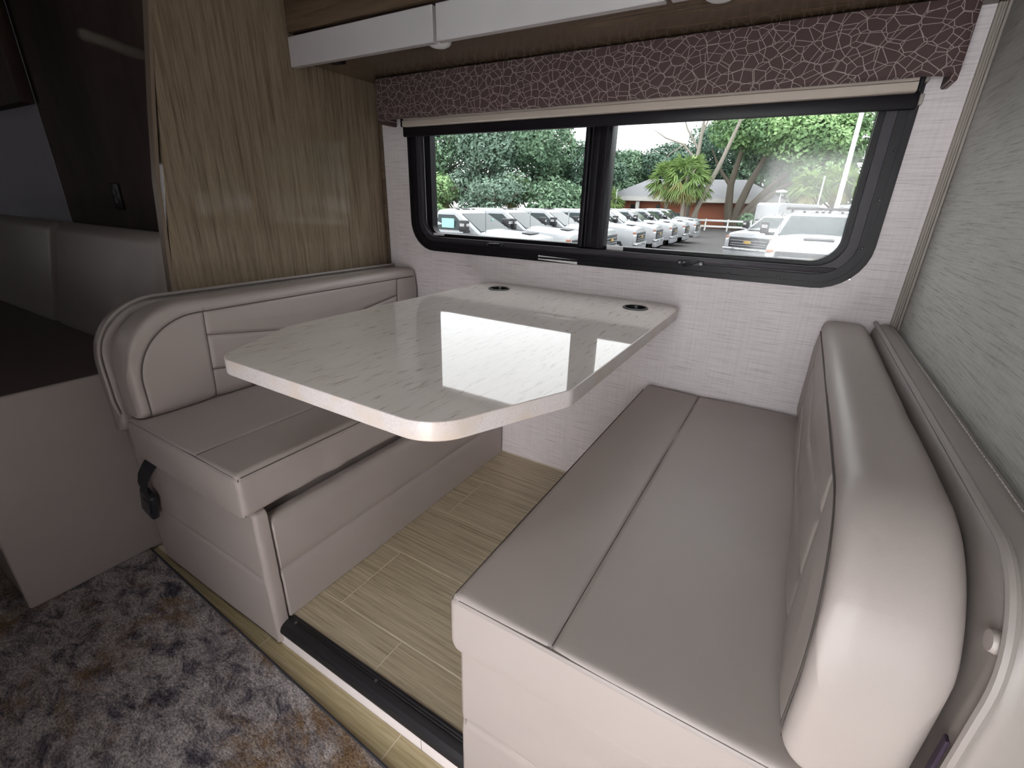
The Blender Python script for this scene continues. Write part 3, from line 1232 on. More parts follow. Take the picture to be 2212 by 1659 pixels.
gb = tag(empty('grab_bar', (-.30, -.79, 1.40)), 'pale padded bar on the dark wall above the sofa', 'bar')
OFF = Vector((-.30, -.79, 1.40))
mb = MB()
mb.tube([(-.30, -.885, 1.408), (-.30, -.877, 1.407), (-.30, -.705, 1.386)], [.010, .0165, .0165], 10)
wpart(mb, 'bar', 'beige_bar', gb)
mb = MB()
mb.box(-.33, -.27, -.710, -.7005, 1.35, 1.42, .004)
wpart(mb, 'wall_plate', 'frame_black', gb)
ol = tag(empty('wall_outlet', (-.82, -.745, 1.0)), 'small dark outlet plate on the dark wall behind the sofa', 'outlet')
OFF = Vector((-.82, -.745, 1.0))
mb = MB()
mb.box(-.855, -.785, -.706, -.7005, .965, 1.055, .003)
wpart(mb, 'plate', 'frame_black', ol)
for z0 in (.985, 1.015):
    mb = MB()
    mb.box(-.835, -.805, -.708, -.706, z0, z0 + .02, .001, 1)
    wpart(mb, 'socket', 'frame_black_satin', ol)

# ------------------------------------------------------------------ rug
rg = tag(empty('rug', (0.0, -1.6, ZM + .001), radians(-2.4)), 'multicolour distressed area rug in grey, plum and rust on the main floor', 'rug')
mb = MB()
nx, ny = 150, 70
gv = []
for i in range(nx + 1):
    for j in range(ny + 1):
        x = -1.75 + 3.05 * i / nx
        y = -.25 + .738 * j / ny
        gv.append((x, y, .0095 + .0012 * mnoise.noise(Vector((x * 14, y * 14, 0)))))
mb.add(gv, [(i * (ny + 1) + j, (i + 1) * (ny + 1) + j, (i + 1) * (ny + 1) + j + 1, i * (ny + 1) + j + 1) for i in range(nx) for j in range(ny)], True)
mb.box(-1.75, 1.30, -.25, .488, .0, .006)
pile = mb.build('pile', 'rug_pile', rg)
mb = MB()
mb.tube([(-1.75, .490, .005), (1.303, .490, .005), (1.303, -.25, .005)], .0055, 8)
mb.build('binding', 'rug_binding', rg)
# ------------------------------------------------------------------ OUTDOORS
GZ = -1.25
CX0, CY0 = 1.415, -1.533
mb = MB()
mb.box(-90, 60, 1.5, 140, GZ - .2, GZ)
struct(mb.build('ground', 'asphalt'))


def truck_parts(root, crew=True, detail=2):
    """pickup, origin on the ground under the front axle, x forward"""
    def tp(mb, name, mat, parent=None):
        return mb.build(name, mat, parent or root)
    rear = -3.25 if crew else -2.25
    tail = -5.3
    # lower body: sections along x
    def sec(x, w, zb, zt, crown):
        h = [(w - .03, zb), (w, zb + .12), (w + .02, (zb + zt) / 2), (w - .01, zt - .14), (w - .07, zt - .045), (w - .22, zt), (w * .45, zt + crown * .7), (0, zt + crown)]
        return [(x, y, z) for y, z in h] + [(x, -y, z) for y, z in reversed(h[:-1])]
    S = [sec(1.00, .86, .62, 1.20, .04), sec(.95, .95, .58, 1.29, .05), (sec(.80, 1.00, .55, 1.345, .055)), sec(.45, 1.02, .55, 1.385, .06), sec(-.10, 1.02, .52, 1.42, .06), sec(-.62, 1.02, .50, 1.46, .05),
         sec(-.9, 1.02, .48, 1.44, .0), sec(rear, 1.02, .48, 1.44, 0)]
    mb = MB()
    mb.loft(S)
    body = tp(mb, 'body', 'paint_white')
    # cab above the belt line
    def ring(z, xf, xr, w, rf):
        return [(xf, w - rf, z), (xf - rf * .7, w, z), (xr + .12, w, z), (xr, w - .1, z), (xr, -w + .1, z), (xr + .12, -w, z), (xf - rf * .7, -w, z), (xf, -w + rf, z)]
    mb = MB()
    mb.loft([ring(1.40, -.55, rear, .985, .10), ring(1.62, -.88, rear + .02, .93, .10), ring(1.92, -1.36, rear + .08, .80, .10), ring(1.99, -1.52, rear + .12, .74, .12), ring(2.03, -1.75, rear + .3, .55, .12)], smooth=False)
    cab = tp(mb, 'cab', 'paint_white')
    def quad(name, pts, mat='truck_glass', off=.012, parent=None):
        p = [Vector(q) for q in pts]
        c_ = sum(p, Vector()) / len(p)
        n = (p[1] - p[0]).cross(p[-1] - p[0]).normalized()
        if n.dot(c_ - Vector((-1.9, 0, 1.2))) < 0:
            n = -n
        a = [q + n * off for q in p]
        bq = [q - n * .03 for q in p]
        mb = MB()
        k = len(p)
        mb.add(a + bq, [tuple(range(k)), tuple(reversed(range(k, 2 * k)))] + [(i, (i + 1) % k, k + (i + 1) % k, k + i) for i in range(k)])
        return tp(mb, name, mat, parent)
    quad('windshield', [(-.60, .86, 1.455), (-.60, -.86, 1.455), (-1.33, -.70, 1.905), (-1.33, .70, 1.905)])
    for sgn in (1, -1):
        f_ = lambda x, z: (x, sgn * (.985 - (z - 1.40) * (.055 / .22) if z < 1.62 else .93 - (z - 1.62) * (.13 / .30)), z)
        quad('side_window', [f_(-.98, 1.47), f_(-1.14, 1.62), f_(-1.50, 1.87), f_(-2.05, 1.87), f_(-2.05, 1.47)])
        if crew:
            quad('side_window', [f_(-2.13, 1.47), f_(-2.13, 1.87), f_(rear + .30, 1.86), f_(rear + .16, 1.47)])
        # mirror
        mb = MB()
        mb.box(-1.05, -.80, sgn * 1.13 if sgn > 0 else -1.33, sgn * 1.33 if sgn > 0 else -1.13, 1.46, 1.76, .04, 2)
        mb.box(-1.0, -.9, min(sgn * .95, sgn * 1.2), max(sgn * .95, sgn * 1.2), 1.42, 1.50, .02, 1)
        mr = tp(mb, 'side_mirror', 'truck_black')
        if detail > 1:
            for zz in (1.66, 1.62):
                mb = MB()
                mb.box(-.806, -.796, min(sgn * 1.17, sgn * 1.30), max(sgn * 1.17, sgn * 1.30), zz - .012, zz + .012)
                yy = sgn * 1.332
                tp(mb, 'mirror_label', 'sticker_white', mr)
                mb = MB()
                mb.box(-1.0, -.86, yy - .003, yy + .003, zz - .012, zz + .012)
                tp(mb, 'mirror_label', 'sticker_white', mr)
    # front: grille with bars, headlamps, bumper, hooks, emblem
    mb = MB()
    mb.box(.90, 1.03, -.80, .80, .78, 1.17, .03, 2)
    gr = tp(mb, 'grille', 'truck_black')
    for zz in (.86, .94, 1.05):
        mb = MB()
        mb.box(1.02, 1.045, -.72, .72, zz - .012, zz + .012)
        tp(mb, 'grille_bar', 'truck_bumper_grey', gr)
    em = MB()
    em.prism([(-.15, .955), (-.075, .955), (-.065, .93), (.075, .93), (.065, .955), (.15, .955), (.135, 1.03), (.06, 1.03), (.05, 1.055), (-.09, 1.055), (-.08, 1.03), (-.165, 1.03)], 'x', 1.045, 1.065)
    tp(em, 'emblem', 'gold', gr)
    for sgn in (1, -1):
        a, b_ = sorted((sgn * .62, sgn * .98))
        mb = MB()
        mb.box(.86, .985, a, b_, 1.13, 1.20, .015, 2)
        tp(mb, 'marker_light', 'amber')
        mb = MB()
        a, b_ = sorted((sgn * .60, sgn * .97))
        mb.box(.86, 1.0, a, b_, 1.03, 1.10, .015, 2)
        tp(mb, 'headlight', 'lamp_white')
        mb = MB()
        a, b_ = sorted((sgn * .82, sgn * .99))
        mb.box(.86, .99, a, b_, .72, 1.03, .03, 2)
        tp(mb, 'front_corner', 'paint_white')
        if detail > 1:
            mb = MB()
            y = sgn * .52
            mb.tube([(1.12, y - .06, .60), (1.15, y - .035, .74), (1.15, y + .035, .74), (1.12, y + .06, .60)], .018, 6)
            tp(mb, 'tow_hook', 'truck_chrome')
    mb = MB()
    mb.box(.92, 1.10, -1.0, 1.0, .66, .76, .03, 2)
    bp_ = tp(mb, 'bumper', 'truck_chrome')
    mb = MB()
    mb.box(.90, 1.07, -.97, .97, .40, .66, .03, 2)
    tp(mb, 'lower_bumper', 'truck_bumper_grey', bp_)
    mb = MB()
    mb.box(.38, .66, -.30, .30, 1.435, 1.462, .01, 1, rot=Matrix.Rotation(.06, 3, 'Y'))
    tp(mb, 'hood_vent', 'truck_black')
    mb = MB()
    mb.box(-.72, -.56, -.80, .80, 1.462, 1.478, .004, 1)
    tp(mb, 'wiper_cowl', 'truck_black')
    if detail > 1:
        for y in (-.42, -.14, 0, .14, .42):
            mb = MB()
            mb.box(-1.72, -1.60, y - .035, y + .035, 2.0, 2.035, .01, 1)
            tp(mb, 'roof_lamp', 'truck_black')
        mb = MB()
        mb.tube([(-.45, -.86, 1.42), (-.46, -.86, 2.0)], .006, 5)
        tp(mb, 'antenna', 'truck_black')
    for x in (0, -4.0):
        for sgn in (1, -1):
            mb = MB()
            y0 = sgn * 1.015
            mb.lathe([(.20, -.13), (.36, -.13), (.405, -.09), (.41, 0), (.405, .09), (.36, .125), (.22, .125)], (x, sgn * .90, .41), 20, 'y')
            wh = tp(mb, 'wheel', 'tire')
            mb = MB()
            mb.lathe([(.23, .0), (.235, .128 * sgn), (.20, .122 * sgn), (.17, .09 * sgn), (.09, .10 * sgn), (.06, .14 * sgn), (.001, .14 * sgn)], (x, sgn * .90, .41), 16, 'y')
            tp(mb, 'hub', 'rim', wh)
            mb = MB()
            mb.lathe([(.0, .03), (.50, .03), (.50, -.03), (.0, -.03)], (x, sgn * 1.0, .50), 20, 'y')
            if x == 0:
                tp(mb, 'wheel_arch', 'truck_black')
    # behind the cab
    if crew:
        mb = MB()
        mb.box(tail, rear - .04, -1.0, 1.0, .60, 1.43, .04, 2)
        tp(mb, 'bed', 'paint_white')
    else:
        mb = MB()
        mb.box(tail, rear - .02, -.45, .45, .55, .80, .02, 1)
        tp(mb, 'chassis_frame', 'truck_black')
        mb = MB()
        for y in (-.85, .85):
            for x in (rear - .15, rear - .9):
                mb.tube([(x, y, .9), (x, y, 1.93)], .03, 6)
            mb.tube([(rear - .9, y, 1.93), (rear - .15, y, 1.93)], .03, 6)
        for x in (rear - .15, rear - .9):
            mb.tube([(x, -.85, 1.93), (x, .85, 1.93)], .03, 6)
        mb.box(rear - 1.0, rear - .08, -.95, .95, .80, 1.35, .03, 1)
        tp(mb, 'rack', 'truck_black')
    return root


def at_rel(x, y):
    return (CX0 + x, CY0 + y, GZ)


def truck(name_, pos, heading, label, crew=True, src=None, sc=1.0):
    if src is None:
        r = empty(name_, pos, heading)
        truck_parts(r, crew)
    else:
        r = copy_tree(src)
        r.location = pos
        r.rotation_euler = (0, 0, heading)
    r.scale = (sc, sc, sc)
    tag(r, label, 'truck', 'white pickup trucks parked outside the window')
    return r


HD = radians(4)
t1 = truck('pickup_truck', at_rel(-7.15, 12.0), HD, 'white single-cab pickup with turquoise window sticker, nearest in the row at left', False)
mb = MB()
mb.box(-1.83, -1.42, -.985, -.975, 1.53, 1.78, 0, rot=Matrix.Rotation(0, 3, 'X'))
mb.build('window_sticker', 'sticker_turquoise', t1)
mb = MB()
mb.prism([(.55, 1.76), (.47, 1.76), (.50, 1.60)], 'x', -1.02, -1.0)
mb.build('windshield_sticker', 'sticker_turquoise', t1)
names = ['second', 'third', 'fourth', 'fifth', 'sixth', 'seventh', 'eighth']
extra = {'second': 'white crew-cab pickup second in the row, its nose against the left pane bottom',
         'third': 'white crew-cab pickup third in the row, left of the window mullion',
         'fourth': 'white crew-cab pickup fourth in the row, half hidden by the window mullion',
         'fifth': 'white crew-cab pickup fifth in the row, first one fully right of the mullion',
         'sixth': 'white crew-cab pickup sixth in the row, middle of those right of the mullion',
         'seventh': 'white crew-cab pickup seventh in the row, next to last with its grille showing',
         'eighth': 'white crew-cab pickup last in the tight row, before the one standing apart'}
ys = [14.8, 17.8, 20.9, 24.0, 27.2, 30.4, 33.6]
src = None
for n_, y in zip(names, ys):
    t = truck('pickup_truck', at_rel(-7.3 if y < 20 else -7.05, y), HD, extra[n_], True, src)
    src = src or t
truck('pickup_truck', at_rel(-8.3, 40.5), radians(-3), 'white crew-cab pickup standing apart side-on in front of the brick house', True, src)
rt1 = truck('pickup_truck', at_rel(.36, 14.8), radians(-90), 'white pickup facing the window head-on at the lower right, black bar on its roof', True, src, 1.10)
mb = MB()
mb.box(-1.75, -1.5, -.86, .86, 2.06, 2.13, .02, 1)
for y in (-.7, .7):
    mb.box(-1.65, -1.6, y - .03, y + .03, 1.95, 2.07)
mb.build('roof_bar', 'truck_black', rt1)
rt2 = truck('pickup_truck', at_rel(-1.45, 22.3), radians(-112), 'white pickup with gold grille emblem behind the head-on truck, at its left', True, src)
truck('pickup_truck', at_rel(13.0, 17.5), radians(-150), 'white pickup right of the window view, mirrored in the wood partition', True, src)
truck('pickup_truck', at_rel(13.5, 12.5), radians(-155), 'nearer white pickup right of the window view, mirrored in the wood partition', True, src)
rt3 = truck('pickup_truck', at_rel(-1.35, 26.5), radians(-112), 'white pickup with green windshield sticker, rearmost of the three at right', True, src)
mb = MB()
mb.box(-1.36, -1.30, -.62, .62, 1.84, 1.90, 0, rot=Matrix.Rotation(-.95, 3, 'Y'))
mb.build('windshield_sticker', 'sticker_green', rt3)


def van(pos, rz, label, L=5.6):
    r = empty('cargo_van', pos, rz)
    tag(r, label, 'van', 'white high-roof vans behind the trucks')
    mb = MB()
    pr = [(-L / 2, .45), (L / 2 - .1, .45), (L / 2, .8), (L / 2 - .1, 1.15), (L / 2 - .9, 1.4), (L / 2 - 1.6, 2.35), (L / 2 - 2.0, 2.6), (-L / 2 + .15, 2.65), (-L / 2, 2.5)]
    loops = []
    for y, s_ in ((-1.0, .06), (-.96, 0), (.96, 0), (1.0, .06)):
        loops.append([(x * (1 - s_ * .2), y, z - (s_ if z > 1.5 else 0)) for x, z in pr])
    mb.loft(loops, smooth=False)
    mb.build('body', 'paint_white', r)
    mb = MB()
    mb.add([(L / 2 - .88, -.85, 1.46), (L / 2 - .88, .85, 1.46), (L / 2 - 1.52, .78, 2.28), (L / 2 - 1.52, -.78, 2.28)], [(0, 1, 2, 3)])
    mb.build('windshield', 'truck_glass', r, False)
    for x in (-L / 2 + 1.1, L / 2 - 1.1):
        for s_ in (-1, 1):
            mb = MB()
            mb.lathe([(.2, -.12), (.34, -.12), (.36, 0), (.34, .12), (.2, .12)], (x, s_ * .88, .36), 16, 'y')
            mb.build('wheel', 'tire', r)
    return r


van(at_rel(-.75, 41.0), radians(50), 'white high-roof van beyond the head-on truck, left of the tall light pole')
van(at_rel(4.6, 41.5), radians(8), 'white high-roof van at the right end, behind the tall light pole')

# light poles


def pole(pos, h, r, label, head):
    p = empty('light_pole', pos)
    tag(p, label, 'light pole')
    mb = MB()
    mb.tube([(0, 0, 0), (0, 0, h)], [r, r * .7], 10)
    mb.build('shaft', 'pole_grey', p)
    mb = MB()
    mb.lathe([(r * 2.2, 0), (r * 2.2, .12), (r * 1.2, .16)], (0, 0, 0), 10)
    mb.build('base', 'pole_grey', p)
    mb = MB()
    if head == 'disc':
        mb.lathe([(.05, h), (.42, h + .05), (.40, h + .16), (.1, h + .24)], (0, 0, 0), 14)
    elif head == 'cap':
        mb.lathe([(r * .9, h), (r * .9, h + .06), (.01, h + .1)], (0, 0, 0), 8)
    else:
        mb.box(-.9, .9, -.15, .15, h, h + .12, .03, 1)
    mb.build('lamp_head', 'fence_white', p)
    return p


pole(at_rel(1.18, 30.5), 10.5, .13, 'tall white light pole near the right edge of the window', 'box')
pole(at_rel(-2.3, 47.0), 3.5, .07, 'short light post with a white disc lamp above the vans', 'disc')
pole(at_rel(.5, 47.5), 4.7, .07, 'thin grey post between the two high-roof vans', 'cap')
pole(at_rel(-18.9, 54.0), 3.7, .07, 'thin white post left of the brick house', 'cap')

# brick house beyond the lot
hs = empty('house', at_rel(-11.5, 64.0), radians(6))
tag(hs, 'low red-brick house with grey roof and white fascia beyond the lot', 'house')
mb = MB()
mb.box(-9.5, 6.2, -4, 4, 0, 2.75)
wall_h = mb.build('brick_wall', 'brick_red', hs)
mb = MB()
mb.loft([[(-10.6, -5.1, 3.15), (8.6, -5.1, 3.15), (8.6, 5.1, 3.15), (-10.6, 5.1, 3.15)], [(-6.5, -.3, 5.3), (4.5, -.3, 5.3), (4.5, .3, 5.3), (-6.5, .3, 5.3)]], smooth=False)
mb.build('roof', 'roof_grey', hs)
mb = MB()
mb.box(-10.7, 8.7, -5.2, 5.2, 2.7, 3.17)
mb.build('fascia', 'fascia_white', hs)
for x in (8.0, -10.0, -6.8):
    mb = MB()
    mb.box(x - .22, x + .22, -4.95, -4.5, 0, 2.7, .03, 1)
    mb.build('porch_post', 'fascia_white', hs)
for x in (-7.5, -4.5, 6.6, 7.2):
    mb = MB()
    mb.box(x - .25, x + .25, -4.06, -3.9, .5, 2.3)
    mb.build('window', 'truck_glass', hs)

# white rail fence
fe = empty('rail_fence', at_rel(-8.6, 53.0), radians(3))
tag(fe, 'low white two-rail fence in front of the brick house', 'fence')
for z in (.42, .98):
    mb = MB()
    mb.box(-4.5, 4.0, -.03, .03, z - .09, z + .09, .01, 1)
    mb.build('rail', 'fence_white', fe)
for k in range(5):
    mb = MB()
    x = -4.4 + 2.1 * k
    mb.box(x - .07, x + .07, -.09, -.031, 0, 1.15, .01, 1)
    mb.build('post', 'fence_white', fe)


# trees
def leaf_cloud(mb_tone, blobs, n, size, seed, droop=0.0):
    r = random.Random(seed)
    vs, fs, tone = [], [], []
    vol = [b_[3] * b_[4] * b_[5] for b_ in blobs]
    tot = sum(vol)
    for b_, v_ in zip(blobs, vol):
        for _ in range(int(n * v_ / tot)):
            while True:
                d = Vector((r.uniform(-1, 1), r.uniform(-1, 1), r.uniform(-1, 1)))
                if .3 < d.length < 1:
                    break
            q = d.length ** .45
            d = d.normalized() * q
            lump = .82 + .28 * mnoise.noise(Vector((d.x * 2.1 + seed, d.y * 2.1, d.z * 2.1 + b_[0])))
            c = Vector((b_[0] + d.x * b_[3] * lump, b_[1] + d.y * b_[4] * lump, b_[2] + d.z * b_[5] * lump))
            a = Vector((r.gauss(0, 1), r.gauss(0, 1), r.gauss(0, .7) - droop)).normalized()
            nrm = (d + Vector((r.gauss(0, .5), r.gauss(0, .5), r.gauss(0, .5) + .4))).normalized()
            t = a.cross(nrm)
            if t.length < .1:
                continue
            t.normalize()
            a = nrm.cross(t)
            L = size * r.uniform(.6, 1.5)
            w_ = L * r.uniform(.35, .6)
            k = len(vs)
            vs += [c - a * L * .5, c + t * w_ * .5 + nrm * L * .08, c + a * L * .5, c - t * w_ * .5 + nrm * L * .08]
            fs.append((k, k + 1, k + 2, k + 3))
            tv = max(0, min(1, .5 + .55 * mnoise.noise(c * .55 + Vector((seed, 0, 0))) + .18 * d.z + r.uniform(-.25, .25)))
            tone += [tv] * 4
    return vs, fs, tone


def foliage(name, blobs, n, size, seed, mat, parent, droop=0.0):
    vs, fs, tone = leaf_cloud(None, blobs, n, size, seed, droop)
    me = bpy.data.meshes.new(name)
    me.from_pydata([tuple(q) for q in vs], [], fs)
    at = me.attributes.new('tone', 'FLOAT', 'POINT')
    at.data.foreach_set('value', tone)
    me.materials.append(MATS[mat])
    me.update()
    o = bpy.data.objects.new(name, me)
    COL.objects.link(o)
    o.parent = parent
    return o


def tree(pos, h, w, mat, seed, label, n=5200, size=.55, bark='bark_dark', droop=0.0, base=.16):
    t = empty('broadleaf_tree', pos, seed * 1.3)
    tag(t, label, 'tree', 'trees beyond the parking lot')
    r = random.Random(seed)
    mb = MB()
    mb.tube([(0, 0, 0), (.1, .1, h * .3), (.3, -.1, h * .6), (.2, .1, h * .8)], [.32, .26, .16, .05], 8)
    for k in range(5):
        a = r.uniform(0, 6.28)
        z = h * r.uniform(.3, .55)
        mb.tube([(.15, 0, z), (cos(a) * w * .25, sin(a) * w * .25, z + h * .12), (cos(a) * w * .42, sin(a) * w * .42, z + h * .25)], [.12, .08, .03], 6)
    mb.build('trunk', bark, t)
    blobs = [(0, 0, h * .68, w * .46, w * .46, h * .34)]
    for k in range(9):
        a = r.uniform(0, 6.28)
        q = r.uniform(.2, .42) * w
        z = h * r.uniform(base + .1, .82)
        s_ = r.uniform(.18, .30) * w
        blobs.append((cos(a) * q, sin(a) * q, z, s_, s_, s_ * r.uniform(.7, 1.0)))
    blobs.append((0, 0, h * (base + .14), w * .42, w * .42, h * .16))
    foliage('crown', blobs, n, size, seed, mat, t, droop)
    return t


TREES = [(-41, 50, 12.6, 13, 'leaf_mid', 'tall mid-green tree at the left edge of the window view'),
         (-33.5, 51, 12.4, 12, 'leaf_moss', 'tall tree with greyish hanging moss above the nearest truck'),
         (-28, 53, 12.2, 11, 'leaf_mid', 'full mid-green tree behind the second truck in the row'),
         (-23.8, 57, 9.4, 10, 'leaf_dark', 'darker tree whose top meets the sky left of the mullion'),
         (-24.5, 76, 10.2, 10, 'leaf_mid', 'lower tree behind the window mullion'),
         (-18.8, 77, 11.2, 12, 'leaf_dark', 'dark rounded tree right of the mullion under open sky'),
         (-12.7, 80, 14.4, 12, 'leaf_dark', 'tall dark tree behind the bare grey branches'),
         (-7.0, 81, 17.2, 12, 'leaf_mid', 'tall tree filling the top of the right pane'),
         (-1.6, 80, 15.6, 12, 'leaf_mid', 'mid-green tree behind the spreading oak'),
         (-37, 44, 5.0, 7, 'leaf_light', 'low light-green bush at the foot of the trees far left'),
         (-29.5, 45, 4.6, 8, 'leaf_moss', 'low grey-green thicket behind the second truck'),
         (-23.5, 48, 4.5, 7, 'leaf_mid', 'low thicket left of the mullion behind the third truck'),
         (2.0, 62, 7.2, 8, 'leaf_dark', 'low dark tree behind the vans at right'),
         (13, 50, 10.5, 21, 'leaf_mid', 'tree right of the window view, mirrored in the wood partition'),
         (26, 46, 11.5, 21, 'leaf_dark', 'dark tree further right of the window view, mirrored in the wood partition'),
         (37, 37, 11.0, 21, 'leaf_mid', 'rightmost tree of the lot, mirrored in the wood partition'),
         (44, 25, 11.0, 21, 'leaf_dark', 'tree at the far right of the lot, nearest to the coach')]
for k, (x, y, h, w, mt_, lb) in enumerate(TREES):
    tree(at_rel(x, y), h, w, mt_, 11 + k, lb, 13000 if h > 8 else 5000, .46 if h > 8 else .38, droop=.5 if mt_ == 'leaf_moss' else 0, base=.16 if h > 8 else .02)

# spreading live oak with leaning stems, right of the house
ok = empty('live_oak', at_rel(-7.0, 57.5))
tag(ok, 'spreading live oak with several dark leaning trunks at right', 'tree', 'trees beyond the parking lot')
mb = MB()
for pts, rr in (([(0, 0, 0), (-.5, 0, 2.0), (-.7, 0, 4.5), (-.2, 0, 8.0)], [.5, .42, .34, .2]),
                ([(.3, 0, 0), (.4, 0, 2.0), (1.1, 0, 4.6), (2.2, .2, 7.6)], [.5, .42, .34, .2]),
                ([(.5, -.2, 0), (1.4, -.2, 2.0), (3.0, 0, 4.2), (5.2, .2, 6.6)], [.48, .4, .32, .18]),
                ([(.9, -.4, .2), (2.2, -.4, 2.4), (4.0, -.3, 4.2), (6.8, -.2, 5.6)], [.36, .3, .22, .12]),
                ([(-.7, 0, 4.4), (-2.2, .2, 6.2), (-3.2, 0, 8.0)], [.22, .15, .06])):
    mb.tube(pts, rr, 8)
mb.build('trunk', 'bark_dark', ok)
blobs = [(2.6, 0, 9.6, 5.2, 4.5, 2.9), (5.8, -1, 8.4, 4.4, 3.6, 2.9), (-.8, .5, 10.0, 3.8, 3.6, 2.6), (8.6, 0, 8.6, 3.0, 3.0, 3.4), (4.5, 1, 12.2, 5.0, 3.6, 2.2), (7.0, -.6, 5.9, 3.4, 2.6, 1.2), (9.9, -.5, 10.6, 2.2, 2.4, 2.2), (0.5, 1.5, 13.2, 3.6, 3, 2.0)]
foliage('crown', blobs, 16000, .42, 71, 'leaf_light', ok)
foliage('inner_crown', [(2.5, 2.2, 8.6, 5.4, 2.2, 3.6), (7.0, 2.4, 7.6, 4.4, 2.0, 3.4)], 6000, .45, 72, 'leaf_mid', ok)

# bare grey snags
sn = empty('bare_tree', at_rel(-11.2, 55.0))
tag(sn, 'bare pale-grey dead tree with forked branches in the right pane', 'tree', 'trees beyond the parking lot')
mb = MB()
for pts, rr in (([(0, 0, 0), (.05, 0, 4), (.2, 0, 8), (.35, 0, 13.5)], [.28, .24, .19, .07]),
                ([(.15, 0, 6.6), (-1.4, .2, 8.2), (-3.4, .2, 8.9), (-5.0, 0, 9.9)], [.13, .10, .07, .02]),
                ([(.2, 0, 7.6), (-1.2, -.2, 9.6), (-2.0, -.2, 11.4), (-3.2, 0, 12.4)], [.12, .08, .05, .02]),
                ([(.25, 0, 9.0), (1.0, 0, 11.5), (1.2, 0, 13.2)], [.10, .07, .03]),
                ([(-1.4, .2, 8.2), (-2.6, 0, 7.4), (-3.4, 0, 6.6)], [.07, .05, .02])):
    mb.tube(pts, rr, 7)
mb.build('trunk', 'bark_grey', sn)
sn2 = empty('bare_tree', at_rel(-9.0, 53.5))
tag(sn2, 'leaning pale-grey dead trunk just left of the live oak', 'tree', 'trees beyond the parking lot')
mb = MB()
for pts, rr in (([(-1.6, 0, 0), (-.6, 0, 3.2), (.6, 0, 6.4), (1.8, 0, 10.4), (2.3, 0, 13.0)], [.26, .24, .2, .13, .06]),
                ([(1.8, 0, 10.2), (2.9, 0, 12.0), (3.6, 0, 13.2)], [.10, .07, .03])):
    mb.tube(pts, rr, 7)
mb.build('trunk', 'bark_grey', sn2)


def frond_mesh(n, L, seed, dry):
    r = random.Random(seed)
    vs, fs, tone = [], [], []
    for k in range(n):
        az = r.uniform(0, 6.28)
        el = r.uniform(-.7, 1.3) if not dry else r.uniform(-1.4, -.5)
        d = Vector((cos(az) * cos(el), sin(az) * cos(el), sin(el)))
        side = d.cross(Vector((0, 0, 1))).normalized() if abs(d.z) < .98 else Vector((1, 0, 0))
        tip = d * L * r.uniform(.8, 1.1)
        mid = tip * .55
        tv0 = r.uniform(.2, .9)
        for j in range(11):                       # fan of leaflets
            ang = (j - 5) / 5 * 1.15
            dl = (d * cos(ang) + side * sin(ang)).normalized()
            q = mid + dl * L * .55 + Vector((0, 0, -L * (.16 + .25 * abs(ang)) * r.uniform(.6, 1.2)))
            wv = side * cos(ang) - d * sin(ang)
            wv = wv * L * .035
            k0 = len(vs)
            vs += [mid - wv * .5, mid + wv * .5, (mid + q) * .5 + wv + Vector((0, 0, L * .04)), q, (mid + q) * .5 - wv + Vector((0, 0, L * .04))]
            fs.append((k0, k0 + 1, k0 + 2, k0 + 3, k0 + 4))
            tone += [max(0, min(1, tv0 + r.uniform(-.2, .2)))] * 5
        k0 = len(vs)
        vs += [side * .03, side * -.03, mid - side * .03, mid + side * .03]
        fs.append((k0, k0 + 1, k0 + 2, k0 + 3))
        tone += [.5] * 4
    return vs, fs, tone


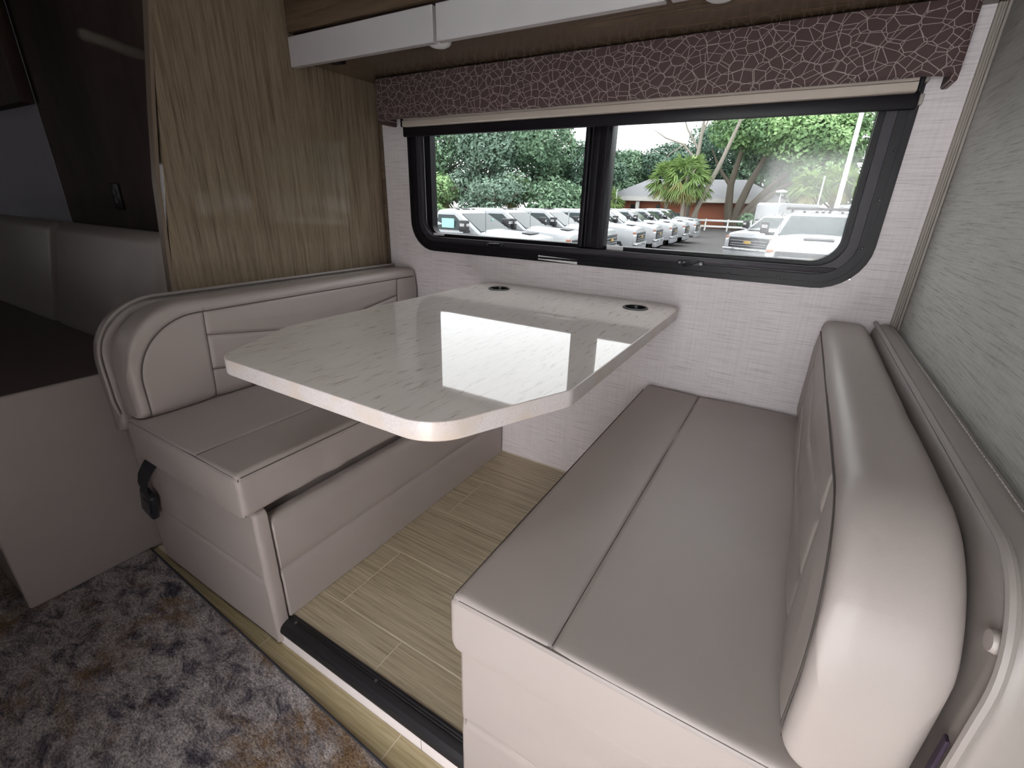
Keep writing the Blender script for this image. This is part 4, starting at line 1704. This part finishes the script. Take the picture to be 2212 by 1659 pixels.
def palm(pos, h, L, seed, label, dry=12):
    t = empty('fan_palm', pos)
    tag(t, label, 'palm', 'fan palms beyond the parking lot')
    mb = MB()
    mb.tube([(0, 0, 0), (.05, 0, h * .5), (0, 0, h)], [.22, .18, .2], 8)
    mb.build('trunk', 'bark_grey', t)
    for nm, n, dr, mt_ in (('fronds', 46, False, 'leaf_palm'), ('dry_fronds', dry, True, 'leaf_palm_dry')):
        vs, fs, tone = frond_mesh(n, L if not dr else L * .9, seed + dr, dr)
        me = bpy.data.meshes.new(nm)
        me.from_pydata([(q.x, q.y, q.z + h) for q in vs], [], fs)
        at = me.attributes.new('tone', 'FLOAT', 'POINT')
        at.data.foreach_set('value', tone)
        me.materials.append(MATS[mt_])
        o = bpy.data.objects.new(nm, me)
        COL.objects.link(o)
        o.parent = t


palm(at_rel(-12.8, 52.0), 4.7, 2.3, 5, 'fan palm in front of the house roof, left of the pair')
palm(at_rel(-10.9, 51.0), 5.0, 2.5, 6, 'largest fan palm with drooping fronds before the house', 16)
palm(at_rel(-10.2, 54.5), 4.3, 1.7, 12, 'fan palm tucked behind the largest palm, by the brick wall')
palm(at_rel(-20.2, 54.5), 2.6, 2.0, 7, 'yellow-green fan palm just right of the window mullion')
palm(at_rel(-37.6, 46.5), 3.0, 2.2, 8, 'bright green fan palm at the far left behind the first truck')
palm(at_rel(-.4, 52), 4.2, 1.8, 9, 'fan palm between the vans and the light pole')
palm(at_rel(1.9, 54), 4.6, 1.9, 10, 'fan palm right of the thin grey post')
palm(at_rel(-28.5, 47.5), 3.4, 2.1, 13, 'fan palm standing in the thicket behind the second truck')

# clipped shrubs by the oak and the house
for k, (x, y, s_, lb) in enumerate(((-5.0, 54.5, 1.2, 'dark shrub at the foot of the live oak'), (-2.4, 53.5, 1.5, 'leafy shrub right of the white porch post'), (-13.9, 53.5, .9, 'low shrub before the house wall'))):
    p = empty('shrub', at_rel(x, y))
    tag(p, lb, 'shrub', 'shrubs around the brick house')
    mb = MB()
    mb.tube([(0, 0, 0), (0, 0, s_)], [.08, .04], 6)
    mb.build('stem', 'bark_dark', p)
    foliage('leaves', [(0, 0, s_ * .8, s_, s_, s_ * .8), (s_ * .7, 0, s_ * .6, s_ * .6, s_ * .6, s_ * .6)], 900, .35, 90 + k, 'leaf_mid', p)
